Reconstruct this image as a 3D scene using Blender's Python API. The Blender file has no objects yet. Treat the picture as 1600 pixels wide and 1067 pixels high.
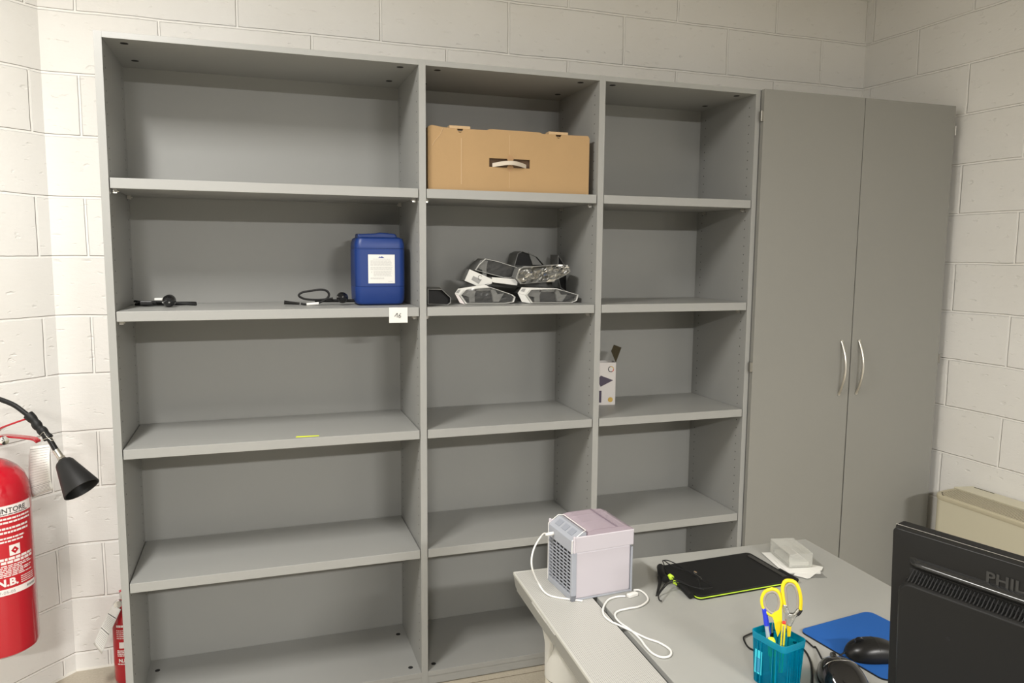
import bpy, bmesh, math, random
from mathutils import Vector, Matrix
random.seed(7)
PI = math.pi
D = bpy.data
C = bpy.context.scene.collection
S = bpy.context.scene

# ------------------------------------------------------------------ camera
CAM = Vector((0.41093, -2.44299, 1.49219))
RT = Vector((0.9487338, -0.3159724, 0.0080994)).normalized()
UP = Vector((0.0275789, 0.1082808, 0.9937377)).normalized()
FW = Vector((0.3148707, 0.9425692, -0.1114438)).normalized()
F, CX, CY = 1185.91, 796.163, 529.409
cd = D.cameras.new('camera'); cam = D.objects.new('camera', cd); C.objects.link(cam)
M = Matrix((RT, UP, -FW)).transposed().to_4x4(); M.translation = CAM
cam.matrix_world = M
cd.sensor_width = 36; cd.lens = F * 36 / 1600
cd.shift_x = (800 - CX) / 1600; cd.shift_y = (CY - 533.5) / 1600
cd.clip_start = .02
S.camera = cam

# ------------------------------------------------------------------ light
w = D.worlds.new('room_air'); S.world = w; w.use_nodes = True
w.node_tree.nodes['Background'].inputs[0].default_value = (1, .955, .88, 1)
w.node_tree.nodes['Background'].inputs[1].default_value = .18

def area(name, loc, size, power, rot=(0, 0, 0), color=(1, .975, .94)):
    l = D.lights.new(name, 'AREA'); l.shape = 'RECTANGLE'; l.size, l.size_y = size
    l.energy = power; l.color = color
    o = D.objects.new(name, l); C.objects.link(o); o.location = loc; o.rotation_euler = rot
    return o
area('ceiling_lamp', (-.20, -1.20, 2.70), (.12, .7), 50)
area('ceiling_lamp', (-.50, -5.0, 2.68), (.6, .2), 170)
area('ceiling_lamp', (2.0, -4.9, 2.68), (.9, .2), 205)  # unseen lamp, placed and strengthened to brighten the right wall

vs = S.view_settings
vs.view_transform = 'Standard'; vs.look = 'None'; vs.exposure = 0.42; vs.gamma = 1
vs.use_curve_mapping = False

# ------------------------------------------------------------------ helpers
def ray(u, v):
    return FW + RT * ((u - CX) / F) + UP * (-(v - CY) / F)
def at_z(u, v, z):
    d = ray(u, v); return CAM + d * ((z - CAM.z) / d.z)
def at_y(u, v, y):
    d = ray(u, v); return CAM + d * ((y - CAM.y) / d.y)
def at_d(u, v, dist):
    return CAM + ray(u, v) * dist

MATS = {}
def mat(name, col, rough=.5, metal=0, spec=.5, bump=0, bscale=60, var=0, vscale=8, trans=0, coat=0, ior=1.45, alpha=1):
    m = D.materials.new(name); m.use_nodes = True; nt = m.node_tree; b = nt.nodes['Principled BSDF']
    b.inputs['Base Color'].default_value = (*col, 1); b.inputs['Roughness'].default_value = rough
    b.inputs['Metallic'].default_value = metal; b.inputs['Specular IOR Level'].default_value = spec
    b.inputs['Transmission Weight'].default_value = trans; b.inputs['IOR'].default_value = ior
    b.inputs['Coat Weight'].default_value = coat; b.inputs['Alpha'].default_value = alpha
    tc = nt.nodes.new('ShaderNodeTexCoord')
    if bump or var:
        n = nt.nodes.new('ShaderNodeTexNoise'); n.inputs['Scale'].default_value = bscale; n.inputs['Detail'].default_value = 4
        nt.links.new(tc.outputs['Object'], n.inputs['Vector'])
    if bump:
        bp = nt.nodes.new('ShaderNodeBump'); bp.inputs['Strength'].default_value = bump; bp.inputs['Distance'].default_value = .002
        nt.links.new(n.outputs['Fac'], bp.inputs['Height']); nt.links.new(bp.outputs['Normal'], b.inputs['Normal'])
    if var:
        n2 = nt.nodes.new('ShaderNodeTexNoise'); n2.inputs['Scale'].default_value = vscale; n2.inputs['Detail'].default_value = 5
        nt.links.new(tc.outputs['Object'], n2.inputs['Vector'])
        mx = nt.nodes.new('ShaderNodeMix'); mx.data_type = 'RGBA'
        mx.inputs['A'].default_value = (*[c * (1 - var) for c in col], 1); mx.inputs['B'].default_value = (*[min(1, c * (1 + var)) for c in col], 1)
        nt.links.new(n2.outputs['Fac'], mx.inputs['Factor']); nt.links.new(mx.outputs['Result'], b.inputs['Base Color'])
    MATS[name] = m
    return m
def clear(name, col, opacity, rough=.15, spec=.5):
    """thin see-through plastic: part tinted transparency, part glossy plastic"""
    m = mat(name, col, rough, spec=spec); nt = m.node_tree
    b = nt.nodes['Principled BSDF']; out = nt.nodes['Material Output']
    t = nt.nodes.new('ShaderNodeBsdfTransparent'); t.inputs[0].default_value = (*[c ** .35 for c in col], 1)
    mx = nt.nodes.new('ShaderNodeMixShader'); mx.inputs[0].default_value = opacity
    nt.links.new(t.outputs[0], mx.inputs[1]); nt.links.new(b.outputs[0], mx.inputs[2]); nt.links.new(mx.outputs[0], out.inputs[0])
    return m

def blockwall(name, u0, v0, flip=0):
    """painted concrete block wall 0.503 x 0.2006, grooved joints, pitted paint; object space x along, z up"""
    m = D.materials.new(name); m.use_nodes = True; nt = m.node_tree; b = nt.nodes['Principled BSDF']; L = nt.links.new
    N = nt.nodes.new
    tc = N('ShaderNodeTexCoord'); sep = N('ShaderNodeSeparateXYZ'); L(tc.outputs['Object'], sep.inputs[0])
    # slight wobble of the joints
    wn = N('ShaderNodeTexNoise'); wn.inputs['Scale'].default_value = 5; wn.inputs['Detail'].default_value = 3; L(tc.outputs['Object'], wn.inputs['Vector'])
    wm = N('ShaderNodeMath'); wm.operation = 'MULTIPLY_ADD'; wm.inputs[1].default_value = .010; wm.inputs[2].default_value = -.005; L(wn.outputs['Fac'], wm.inputs[0])
    ax = N('ShaderNodeMath'); ax.operation = 'ADD'; ax.inputs[1].default_value = 20 * .5026 - u0; L(sep.outputs['X'], ax.inputs[0])
    az = N('ShaderNodeMath'); az.operation = 'ADD'; az.inputs[1].default_value = 20 * .20056 - v0 + flip * .20056; L(sep.outputs['Z'], az.inputs[0])
    ax2 = N('ShaderNodeMath'); ax2.operation = 'ADD'; L(ax.outputs[0], ax2.inputs[0]); L(wm.outputs[0], ax2.inputs[1])
    az2 = N('ShaderNodeMath'); az2.operation = 'ADD'; L(az.outputs[0], az2.inputs[0]); L(wm.outputs[0], az2.inputs[1])
    cb = N('ShaderNodeCombineXYZ'); L(ax2.outputs[0], cb.inputs[0]); L(az2.outputs[0], cb.inputs[1])
    br = N('ShaderNodeTexBrick'); br.offset = .5; br.offset_frequency = 2
    br.inputs['Scale'].default_value = 1; br.inputs['Brick Width'].default_value = .5026; br.inputs['Row Height'].default_value = .20056
    br.inputs['Mortar Size'].default_value = .0055; br.inputs['Mortar Smooth'].default_value = .5
    br.inputs['Color1'].default_value = (.73, .72, .69, 1); br.inputs['Color2'].default_value = (.71, .70, .67, 1)
    br.inputs['Mortar'].default_value = (.80, .79, .755, 1)  # joints paler than the blocks: groove highlights put into the colour
    L(cb.outputs[0], br.inputs['Vector'])
    n = N('ShaderNodeTexNoise'); n.inputs['Scale'].default_value = 70; n.inputs['Detail'].default_value = 6; n.inputs['Roughness'].default_value = .65
    mp = N('ShaderNodeMapping'); mp.inputs['Scale'].default_value = (.55, .55, 1.2); L(tc.outputs['Object'], mp.inputs[0]); L(mp.outputs[0], n.inputs['Vector'])
    pit = N('ShaderNodeTexNoise'); pit.inputs['Scale'].default_value = 42; pit.inputs['Detail'].default_value = 2; L(mp.outputs[0], pit.inputs['Vector'])
    pr = N('ShaderNodeMapRange'); pr.inputs['From Min'].default_value = .27; pr.inputs['From Max'].default_value = .36; pr.inputs['To Min'].default_value = 0; pr.inputs['To Max'].default_value = 1
    L(pit.outputs['Fac'], pr.inputs['Value'])
    h1 = N('ShaderNodeMath'); h1.operation = 'MULTIPLY_ADD'; h1.inputs[1].default_value = -1.0; h1.inputs[2].default_value = 0; L(br.outputs['Fac'], h1.inputs[0])
    h2 = N('ShaderNodeMath'); h2.operation = 'MULTIPLY_ADD'; h2.inputs[1].default_value = .16; L(n.outputs['Fac'], h2.inputs[0]); L(h1.outputs[0], h2.inputs[2])
    h3 = N('ShaderNodeMath'); h3.operation = 'MULTIPLY_ADD'; h3.inputs[1].default_value = .25; L(pr.outputs['Result'], h3.inputs[0]); L(h2.outputs[0], h3.inputs[2])
    bp = N('ShaderNodeBump'); bp.inputs['Strength'].default_value = .8; bp.inputs['Distance'].default_value = .007
    L(h3.outputs[0], bp.inputs['Height']); L(bp.outputs['Normal'], b.inputs['Normal'])
    # dirt tone
    dn = N('ShaderNodeTexNoise'); dn.inputs['Scale'].default_value = 2.2; dn.inputs['Detail'].default_value = 6; L(tc.outputs['Object'], dn.inputs['Vector'])
    mx = N('ShaderNodeMix'); mx.data_type = 'RGBA'; mx.blend_type = 'MULTIPLY'; mx.inputs['Factor'].default_value = .35
    cr = N('ShaderNodeValToRGB'); cr.color_ramp.elements[0].position = .3; cr.color_ramp.elements[0].color = (.86, .84, .80, 1); cr.color_ramp.elements[1].position = .6; cr.color_ramp.elements[1].color = (1, 1, 1, 1)
    L(dn.outputs['Fac'], cr.inputs[0]); L(br.outputs['Color'], mx.inputs['A']); L(cr.outputs[0], mx.inputs['B']); L(mx.outputs['Result'], b.inputs['Base Color'])
    b.inputs['Roughness'].default_value = .55; b.inputs['Specular IOR Level'].default_value = .35
    return m

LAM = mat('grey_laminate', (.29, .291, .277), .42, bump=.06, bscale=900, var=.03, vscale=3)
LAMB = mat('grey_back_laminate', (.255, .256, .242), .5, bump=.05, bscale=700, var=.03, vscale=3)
DOORM = mat('grey_door_laminate', (.225, .222, .202), .5, bump=.06, bscale=900, var=.03, vscale=2)
DESKM = mat('pale_grey_desktop', (.30, .30, .28), .5, bump=.08, bscale=600, var=.04, vscale=6)
METW = mat('pale_painted_metal', (.44, .435, .40), .35)
METD = mat('dark_grey_painted_metal', (.22, .22, .20), .45)
CREAM = mat('cream_plastic', (.42, .40, .33), .45)
STEEL = mat('brushed_steel', (.62, .6, .55), .3, metal=1, bump=.1, bscale=300)
CHROME = mat('chrome', (.8, .8, .8), .12, metal=1)
BLK = mat('black_plastic', (.006, .006, .006), .34, spec=.4)
BLKM = mat('matt_black_plastic', (.008, .008, .008), .5, spec=.3, bump=.1, bscale=400)
BLKG = mat('glossy_black_plastic', (.006, .006, .0065), .12, coat=.4)
RUB = mat('black_rubber', (.009, .009, .009), .55, spec=.3)
HOLE = mat('dark_hole', (.01, .01, .01), .8)
PINH = mat('pin_hole_shade', (.06, .06, .055), .8)
CARD = mat('brown_cardboard', (.37, .24, .115), .8, bump=.25, bscale=120, var=.06, vscale=10)
CARDE = mat('cardboard_edge', (.46, .32, .18), .8)
BLUE = mat('blue_hdpe', (.006, .030, .155), .42, bump=.12, bscale=60)
BLUEP = mat('blue_ink_plastic', (.02, .04, .55), .3)
PADM = mat('blue_cloth_pad', (.003, .075, .30), .85, bump=.4, bscale=1500)
WHP = mat('white_plastic', (.66, .65, .62), .35)
LIL = mat('lilac_white_plastic', (.46, .43, .462), .34)
GREYP = mat('cool_grey_plastic', (.30, .315, .35), .4)
LILC = clear('smoked_lilac_lid', (.62, .54, .59), .36, .12)
PAPER = mat('paper_white', (.66, .655, .62), .8)
INK = mat('printed_grey_ink', (.30, .30, .29), .8)
INKD = mat('printed_black_ink', (.03, .03, .03), .7)
INKB = mat('printed_blue_ink', (.03, .05, .25), .7)
RED = mat('extinguisher_red', (.40, .006, .016), .22, coat=.5)
REDL = mat('label_red', (.42, .012, .02), .35)
LABW = mat('label_white', (.72, .66, .64), .5)
YEL = mat('yellow_plastic', (.80, .62, .015), .35)
YELF = mat('fluorescent_yellow', (.75, .85, .03), .35)
GRYR = mat('taupe_rubber_grip', (.30, .27, .23), .6)
TEAL = clear('translucent_teal', (.001, .34, .52), .20, .15)
TEALD = clear('translucent_teal_edge', (.001, .26, .40), .65, .15)
CYAN = mat('cyan_sticker', (.05, .55, .65), .5)
FROST = clear('frosted_clear_plastic', (.74, .74, .70), .28, .3)
FILM = clear('shiny_clear_film', (.6, .6, .58), .09, .05, 1.0)
CRINK = clear('crinkled_shiny_film', (.75, .75, .73), .55, .10, 1.0); CRINK.node_tree.nodes['Principled BSDF'].inputs['Metallic'].default_value = 1
ACRY = clear('clear_acrylic', (.7, .7, .66), .22, .08)
LIME = mat('lime_green_plastic', (.50, .72, .05), .4)
GREEN = mat('green_pencil', (.05, .55, .12), .5)
REDP = mat('red_plastic', (.6, .04, .03), .4)
TRAY = mat('grey_pulp_tray', (.20, .20, .19), .85, bump=.5, bscale=150, var=.1, vscale=30)
FOIL = mat('crinkled_foil_tape', (.55, .55, .52), .22, metal=1, bump=.9, bscale=70)
CONV = mat('beige_enamel', (.56, .525, .40), .4)
CONVT = mat('beige_plastic', (.50, .455, .33), .45)
GOLD = mat('gold_sticker', (.55, .36, .08), .4)
PURP = mat('printed_dark_purple', (.06, .045, .075), .5)
MON = mat('charcoal_monitor_plastic', (.012, .012, .0117), .34, spec=.22, bump=.05, bscale=900)
MONE = mat('grey_embossed_letters', (.03, .03, .029), .4)

class MB:
    """collects geometry (world coordinates) for ONE mesh"""
    def __init__(s): s.bm = bmesh.new(); s.mi = 0
    def face(s, vs):
        try: f = s.bm.faces.new(vs); f.material_index = s.mi; return f
        except ValueError: return None
    def v(s, p): return s.bm.verts.new(p)
    def poly(s, pts): return s.face([s.v(p) for p in pts])
    def box(s, a, b, R=None):
        """axis box from corner a to b, optional transform R"""
        x0, y0, z0 = a; x1, y1, z1 = b
        P = [(x0, y0, z0), (x1, y0, z0), (x1, y1, z0), (x0, y1, z0), (x0, y0, z1), (x1, y0, z1), (x1, y1, z1), (x0, y1, z1)]
        V = [s.v(R @ Vector(p) if R else p) for p in P]
        for q in ((3, 2, 1, 0), (4, 5, 6, 7), (0, 1, 5, 4), (1, 2, 6, 5), (2, 3, 7, 6), (3, 0, 4, 7)): s.face([V[i] for i in q])
        return s
    def prism(s, pts, vec, cap=True):
        """extrude polygon (3D points) along vec"""
        vec = Vector(vec); A = [s.v(p) for p in pts]; B = [s.v(Vector(p) + vec) for p in pts]; n = len(pts)
        if cap: s.face(A[::-1]); s.face(B)
        for i in range(n): s.face([A[i], A[(i + 1) % n], B[(i + 1) % n], B[i]])
        return s
    def loft(s, rings, cap=True, closed=True):
        R = [[s.v(p) for p in r] for r in rings]; n = len(R[0])
        for a, b in zip(R, R[1:]):
            for i in range(n if closed else n - 1): s.face([a[i], a[(i + 1) % n], b[(i + 1) % n], b[i]])
        if cap: s.face(R[0][::-1]); s.face(R[-1])
        return s
    def tube(s, pts, r, n=10, cap=True, smooth=0):
        P = [Vector(p) for p in pts]
        if smooth: P = spline(P, smooth)
        rr = r if callable(r) else (lambda t: r)
        rings = []; t0 = (P[1] - P[0]).normalized(); a = t0.orthogonal().normalized()
        for i, p in enumerate(P):
            t = (P[min(i + 1, len(P) - 1)] - P[max(i - 1, 0)])
            t = t.normalized() if t.length > 1e-9 else t0
            a = (a - t * a.dot(t)); a = a.normalized() if a.length > 1e-6 else t.orthogonal().normalized()
            b = t.cross(a); q = rr(i / (len(P) - 1))
            rings.append([p + (a * math.cos(2 * PI * k / n) + b * math.sin(2 * PI * k / n)) * q for k in range(n)])
        return s.loft(rings, cap)
    def lathe(s, prof, axis_o=(0, 0, 0), axis=(0, 0, 1), n=32, cap=True):
        o = Vector(axis_o); z = Vector(axis).normalized(); a = z.orthogonal().normalized(); b = z.cross(a)
        rings = [[o + z * h + (a * math.cos(2 * PI * k / n) + b * math.sin(2 * PI * k / n)) * max(r, 1e-5) for k in range(n)] for r, h in prof]
        return s.loft(rings, cap)
    def disc(s, c, nrm, r, th=.0006, n=16, ry=None):
        c = Vector(c); z = Vector(nrm).normalized(); a = z.orthogonal().normalized(); b = z.cross(a); ry = ry or r
        ring = [c + a * math.cos(2 * PI * k / n) * r + b * math.sin(2 * PI * k / n) * ry for k in range(n)]
        return s.prism(ring, z * th)
    def obj(s, name, m, parent=None, smooth=False, bevel=0, seg=2, sub=0):
        org = origin(parent)
        for v in s.bm.verts: v.co -= org
        bmesh.ops.recalc_face_normals(s.bm, faces=s.bm.faces[:])
        me = D.meshes.new(name); s.bm.to_mesh(me); s.bm.free()
        o = D.objects.new(name, me); C.objects.link(o)
        for q in (m if isinstance(m, (list, tuple)) else [m]): me.materials.append(q)
        if parent: o.parent = parent
        if smooth:
            for p in me.polygons: p.use_smooth = True
            me.set_sharp_from_angle(angle=math.radians(38))
        if bevel:
            b = o.modifiers.new('bevel', 'BEVEL'); b.width = bevel; b.segments = seg; b.limit_method = 'ANGLE'; b.angle_limit = math.radians(35)
            b.harden_normals = False
        if sub:
            q = o.modifiers.new('sub', 'SUBSURF'); q.levels = q.render_levels = sub
        return o

def origin(o):
    p = Vector((0, 0, 0))
    while o: p += o.location; o = o.parent
    return p
def spline(P, k):
    out = []
    for i in range(len(P) - 1):
        p0, p1, p2, p3 = P[max(i - 1, 0)], P[i], P[i + 1], P[min(i + 2, len(P) - 1)]
        for j in range(k):
            t = j / k
            out.append(.5 * ((2 * p1) + (p2 - p0) * t + (2 * p0 - 5 * p1 + 4 * p2 - p3) * t * t + (3 * p1 - p0 - 3 * p2 + p3) * t ** 3))
    out.append(P[-1]); return out
def tag(o, label=None, cat=None, group=None, kind=None):
    if label: o['label'] = label
    if cat: o['category'] = cat
    if group: o['group'] = group
    if kind: o['kind'] = kind
    return o
def thing(name, loc, label, cat, group=None):
    o = D.objects.new(name, None); C.objects.link(o); o.location = loc; o.empty_display_size = .05
    return tag(o, label, cat, group)
def TR(x, y, z, rz=0): return Matrix.Translation((x, y, z)) @ Matrix.Rotation(rz, 4, 'Z')
def rrect(w, h, r, n=5):
    """rounded rectangle outline, centred, in 2D"""
    out = []
    for cx, cy, a0 in ((w / 2 - r, h / 2 - r, 0), (-w / 2 + r, h / 2 - r, 90), (-w / 2 + r, -h / 2 + r, 180), (w / 2 - r, -h / 2 + r, 270)):
        for k in range(n + 1):
            a = math.radians(a0 + 90 * k / n); out.append((cx + r * math.cos(a), cy + r * math.sin(a)))
    return out
FONT = None
def text_geo(txt, size, extrude=.0003, bold=0, align='LEFT'):
    c = D.curves.new('lettering', 'FONT'); c.body = txt; c.size = size; c.extrude = extrude; c.offset = bold; c.align_x = align
    c.resolution_u = 3
    o = D.objects.new('lettering', c); C.objects.link(o); bpy.context.view_layer.update()
    me = D.meshes.new_from_object(o.evaluated_get(bpy.context.evaluated_depsgraph_get()))
    V = [tuple(v.co) for v in me.vertices]; Fc = [tuple(p.vertices) for p in me.polygons]
    D.objects.remove(o); D.curves.remove(c); D.meshes.remove(me)
    return V, Fc
def put_text(mb, txt, size, fn, **k):
    """fn maps (x, y, z) of the flat lettering to a world point"""
    V, Fc = text_geo(txt, size, **k); vv = [mb.v(fn(*p)) for p in V]
    for f in Fc: mb.face([vv[i] for i in f])
def text_rows(mb, x0, x1, y0, y1, rows, fn, seed=1, th=.0003, fill=.5, short=.0):
    """rows of unreadable tiny print: dashes"""
    r = random.Random(seed); dy = (y1 - y0) / rows
    for i in range(rows):
        y = y1 - (i + .5) * dy; x = x0; end = x1 - (x1 - x0) * short * r.random()
        while x < end:
            l = min((x1 - x0) * r.uniform(.05, .16), end - x)
            h = dy * fill / 2
            P = [(x, y - h), (x + l, y - h), (x + l, y + h), (x, y + h)]
            A = [mb.v(fn(a, b, th)) for a, b in P]; mb.face(A)
            x += l + (x1 - x0) * .018

# ------------------------------------------------------------------ room
CL = Vector((-0.2365, 0.4725, 0)); CR = Vector((3.1384, 0.5154, 0))
DL = Vector((-0.68206, -0.7313, 0)); DR = Vector((0.04697, -0.9989, 0))
ZJ = 2.27077
def wall(name, a, d, x0, x1, m, h=2.98, th=.12):
    """slab; local x along the wall from a in direction d, thickness on the far side (+y local)"""
    mb = MB(); mb.box((x0, 0, -.02), (x1, th, h)); o = mb.obj(name, m)
    ang = math.atan2(d.y, d.x); o.location = (a.x, a.y, 0); o.rotation_euler = (0, 0, ang)
    return tag(o, kind='structure')
# left wall: local x runs towards its corner so that +y is behind it
wall('wall_left', CL, -DL, -5.2, .12, blockwall('block_left', -.043, ZJ, 1))
wall('wall_back', CL, CR - CL, -.1, 3.6, blockwall('block_back', .108, ZJ, 1))
wall('wall_right', CR, DR, -.1, 6.2, blockwall('block_right', .291, ZJ, 1))
fl = mat('speckled_floor', (.40, .36, .285), .45, bump=.1, bscale=200, var=.22, vscale=140)
mb = MB(); mb.box((-4.2, -5.6, -.08), (3.9, 1.0, 0)); tag(mb.obj('floor', fl), kind='structure')
mb = MB(); mb.box((-4.2, -5.6, 2.98), (3.9, 1.0, 3.06)); tag(mb.obj('ceiling', mat('ceiling_white', (.7, .68, .63), .8)), kind='structure')
# painted-over base fillet at the foot of the left corner
mb = MB()
pts = [CL + DL * .5, CL + DL * .02 + Vector((.012, -.02, 0)), CL + Vector((.22, -.0, 0))]
bk = (CR - CL).normalized()
nL = Vector((.7313, -.68206, 0)); nB = Vector((bk.y, -bk.x, 0))
for a, b, n_ in ((CL, CL + DL * .9, nL), (CL, CL + bk * 3.3, nB)):
    mb.prism([a, a + n_ * .006, a + n_ * .002 + Vector((0, 0, .006)), a + Vector((0, 0, .006))], b - a)
tag(mb.obj('baseboard_back', mat('joint_filler', (.62, .60, .54), .7, bump=.4, bscale=40)), kind='structure')
# floor joint line in front of the shelving
mb = MB(); mb.box((-.1, -.032, .0), (3.1, -.029, .0006)); tag(mb.obj('trim_1', mat('floor_joint', (.17, .14, .10), .8)), kind='structure')

# ------------------------------------------------------------------ shelving unit
H = 2.10; DP = .375
PX = [(0, .0211), (.9169, .939), (1.545, 1.5673), (2.1765, 2.1959)]
SZ = [1.6984, 1.3159, .9050, .4909]; ST = .0295; ZB = .051
PT = H - .0174
su = thing('shelving_unit', (1.098, .19, 0), 'long open grey laminate shelving unit with three bays of shelves against the block wall', 'shelves')
def pins(mb, x, nx, y, z0=.12, z1=2.05):
    z = z0
    while z < z1:
        if all(not (s - ST - .004 < z < s + .004) for s in SZ):
            mb.disc((x, y, z), (nx, 0, 0), .0024, .0003, 8)
        z += .032
for i, (a, b) in enumerate(PX):
    mb = MB(); mb.box((a, 0, 0), (b, DP, H)); mb.mi = 1
    for x, nx, ok in ((a, -1, i > 0), (b, 1, i < 3)):
        if ok:
            for y in (.037, DP - .045): pins(mb, x, nx, y)
    mb.obj('side_panel', [LAM, PINH], su)
for i in range(3):
    a, b = PX[i][1], PX[i + 1][0]
    mb = MB(); mb.box((a, 0, PT), (b, DP, H)); tb = mb.obj('top_panel', LAM, su, bevel=.0006)
    for x in (a + .05, b - .05):
        for y in (.05, .26) if True else ():
            mb = MB(); mb.disc((x, y, PT - .0006), (0, 0, 1), .011, .0008, 14); mb.obj('cam_cap', HOLE, tb)
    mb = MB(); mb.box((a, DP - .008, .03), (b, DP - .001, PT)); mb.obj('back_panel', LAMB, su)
    for k, z in enumerate(SZ):
        mb = MB(); mb.box((a + .0028, .0005, z - ST), (b - .0028, DP - .012, z)); sh = mb.obj('shelf', LAM, su, bevel=.0009)
        if k < 2:
            for x, sx in ((a + .0028, 1), (b - .0028, -1)):
                for y in (.04, .30):
                    mb = MB(); mb.box((min(x, x + sx * .012), y, z - ST - .012), (max(x, x + sx * .012), y + .004, z - ST))
                    mb.tube([(x, y + .002, z - ST - .006), (x + sx * .016, y + .002, z - ST - .006)], .0022, 8)
                    mb.obj('shelf_clip', STEEL, sh)
    mb = MB(); mb.box((a, .0005, ZB - .018), (b, DP - .009, ZB)); bb = mb.obj('bottom_board', LAM, su, bevel=.0006)
    for x in (a + .03, b - .03):
        for y in (.045, .29):
            mb = MB(); mb.disc((x, y, ZB - .0002), (0, 0, 1), .0085, .0008, 14); mb.obj('cam_cap', HOLE, bb)
    mb = MB(); mb.box((a, .002, .004), (b, .018, ZB - .0185)); mb.obj('plinth', LAM, su)

# ------------------------------------------------------------------ wardrobe
E1, DS, DRR, HZ = 2.1984, 2.6597, 3.116, 2.1
wd = thing('wardrobe', (2.657, .19, 0), 'tall closed grey wardrobe with two doors in the right corner', 'wardrobe')
mb = MB()
mb.box((E1 + .001, .001, 0), (E1 + .02, DP, H - .001)); mb.box((DRR - .02, .001, 0), (DRR - .001, DP, H - .001))
mb.box((E1 + .02, .001, H - .02), (DRR - .02, DP, H - .001)); mb.box((E1 + .02, .001, .05), (DRR - .02, DP, .068)); mb.box((E1 + .02, DP - .008, .068), (DRR - .02, DP, H - .02))
mb.box((E1 + .02, .02, 0), (DRR - .02, .036, .05)); mb.obj('carcass', LAM, wd)
for a, b, s in ((E1, DS - .0012, 1), (DS + .0012, DRR, -1)):
    ga, gb = (0, -.0025) if s == 1 else (.0015, 0)
    mb = MB(); mb.prism([(a, -.0015, HZ), (b, -.0015, HZ), (b + gb, -.0015, .02), (a + ga, -.0015, .02)], (0, -.0185, 0)); dr = mb.obj('door', DOORM, wd, bevel=.0008)
    hx = DS - .05 if s == 1 else DS + .0365
    z0, z1, n = .945, 1.157, 14
    P = []
    for k in range(n + 1):
        t = k / n; P.append((hx + .0, -.021 - .030 * math.sin(PI * t) ** .9, z0 + (z1 - z0) * t))
    mb = MB(); mb.tube(P, .0048, 10)
    for z in (z0, z1): mb.disc((hx, -.0205, z), (0, -1, 0), .0065, .003, 14)
    mb.obj('handle', STEEL, dr, smooth=True)
    hz = E1 if s == 1 else DRR
    for z in (2.003, 1.07, .14):
        mb = MB()
        xa = hz - s * .0075
        mb.box((min(xa, hz), -.0195, z - .018), (max(xa, hz), -.004, z + .018)); mb.tube([(xa, -.017, z - .019), (xa, -.017, z + .019)], .0035, 10)
        mb.obj('hinge', mat('aged_steel', (.30, .29, .26), .35, metal=1) if 'aged_steel' not in MATS else MATS['aged_steel'], dr)

# ------------------------------------------------------------------ desk
DZ = .72; ra = math.radians(-2.2)
T = TR(.9867, -.7608, DZ, ra)     # local x to the right, -y towards the viewer
dk = thing('desk', (1.4, -1.6, 0), 'pale grey office desk with perforated metal side strip and round column legs', 'desk')
DW, DLn, SW = .838, 1.75, .134
mb = MB(); mb.box((SW + .012, -DLn, -.025), (DW, 0, 0), T); mb.obj('desktop', DESKM, dk, bevel=.0015)
# ribbed strip
pm = D.materials.new('perforated_strip_metal'); pm.use_nodes = True; nt = pm.node_tree; b_ = nt.nodes['Principled BSDF']
tc = nt.nodes.new('ShaderNodeTexCoord'); mpn = nt.nodes.new('ShaderNodeMapping'); mpn.inputs['Rotation'].default_value = (0, 0, -ra); nt.links.new(tc.outputs['Object'], mpn.inputs[0])
vo = nt.nodes.new('ShaderNodeTexVoronoi'); vo.inputs['Scale'].default_value = 260; vo.inputs['Randomness'].default_value = 0; nt.links.new(mpn.outputs[0], vo.inputs['Vector'])
cr = nt.nodes.new('ShaderNodeValToRGB'); cr.color_ramp.elements[0].position = .25; cr.color_ramp.elements[0].color = (.13, .125, .11, 1); cr.color_ramp.elements[1].position = .36; cr.color_ramp.elements[1].color = (.42, .415, .39, 1)
nt.links.new(vo.outputs['Distance'], cr.inputs[0]); nt.links.new(cr.outputs[0], b_.inputs['Base Color']); b_.inputs['Roughness'].default_value = .4
mb = MB(); mb.box((.003, -DLn, -.004), (SW, -.003, 0), T); st = mb.obj('side_strip', pm, dk)
mb = MB()
for a, b in (((0, -DLn, -.006), (.0032, 0, .0008)), ((0, -.0032, -.006), (SW, 0, .0008))): mb.box(a, b, T)
mb.obj('strip_edge', METW, st, bevel=.0008)
mb = MB()   # sloping skirt and dark tray below the strip
mb.prism([T @ Vector(p) for p in ((.001, 0, -.006), (.005, -.006, -.036), (.010, -.006, -.045), (.008, 0, -.006))], T.to_3x3() @ Vector((0, -DLn, 0)))
mb.prism([T @ Vector(p) for p in ((.010, 0, -.045), (.010, 0, -.049), (SW + .09, 0, -.049), (SW + .09, 0, -.045))], T.to_3x3() @ Vector((0, -DLn, 0)))
mb.obj('skirt', METD, dk)
mb = MB(); mb.box((SW, -DLn, -.045), (SW + .012, -.002, -.012), T); mb.obj('cable_slot', HOLE, dk)
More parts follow.
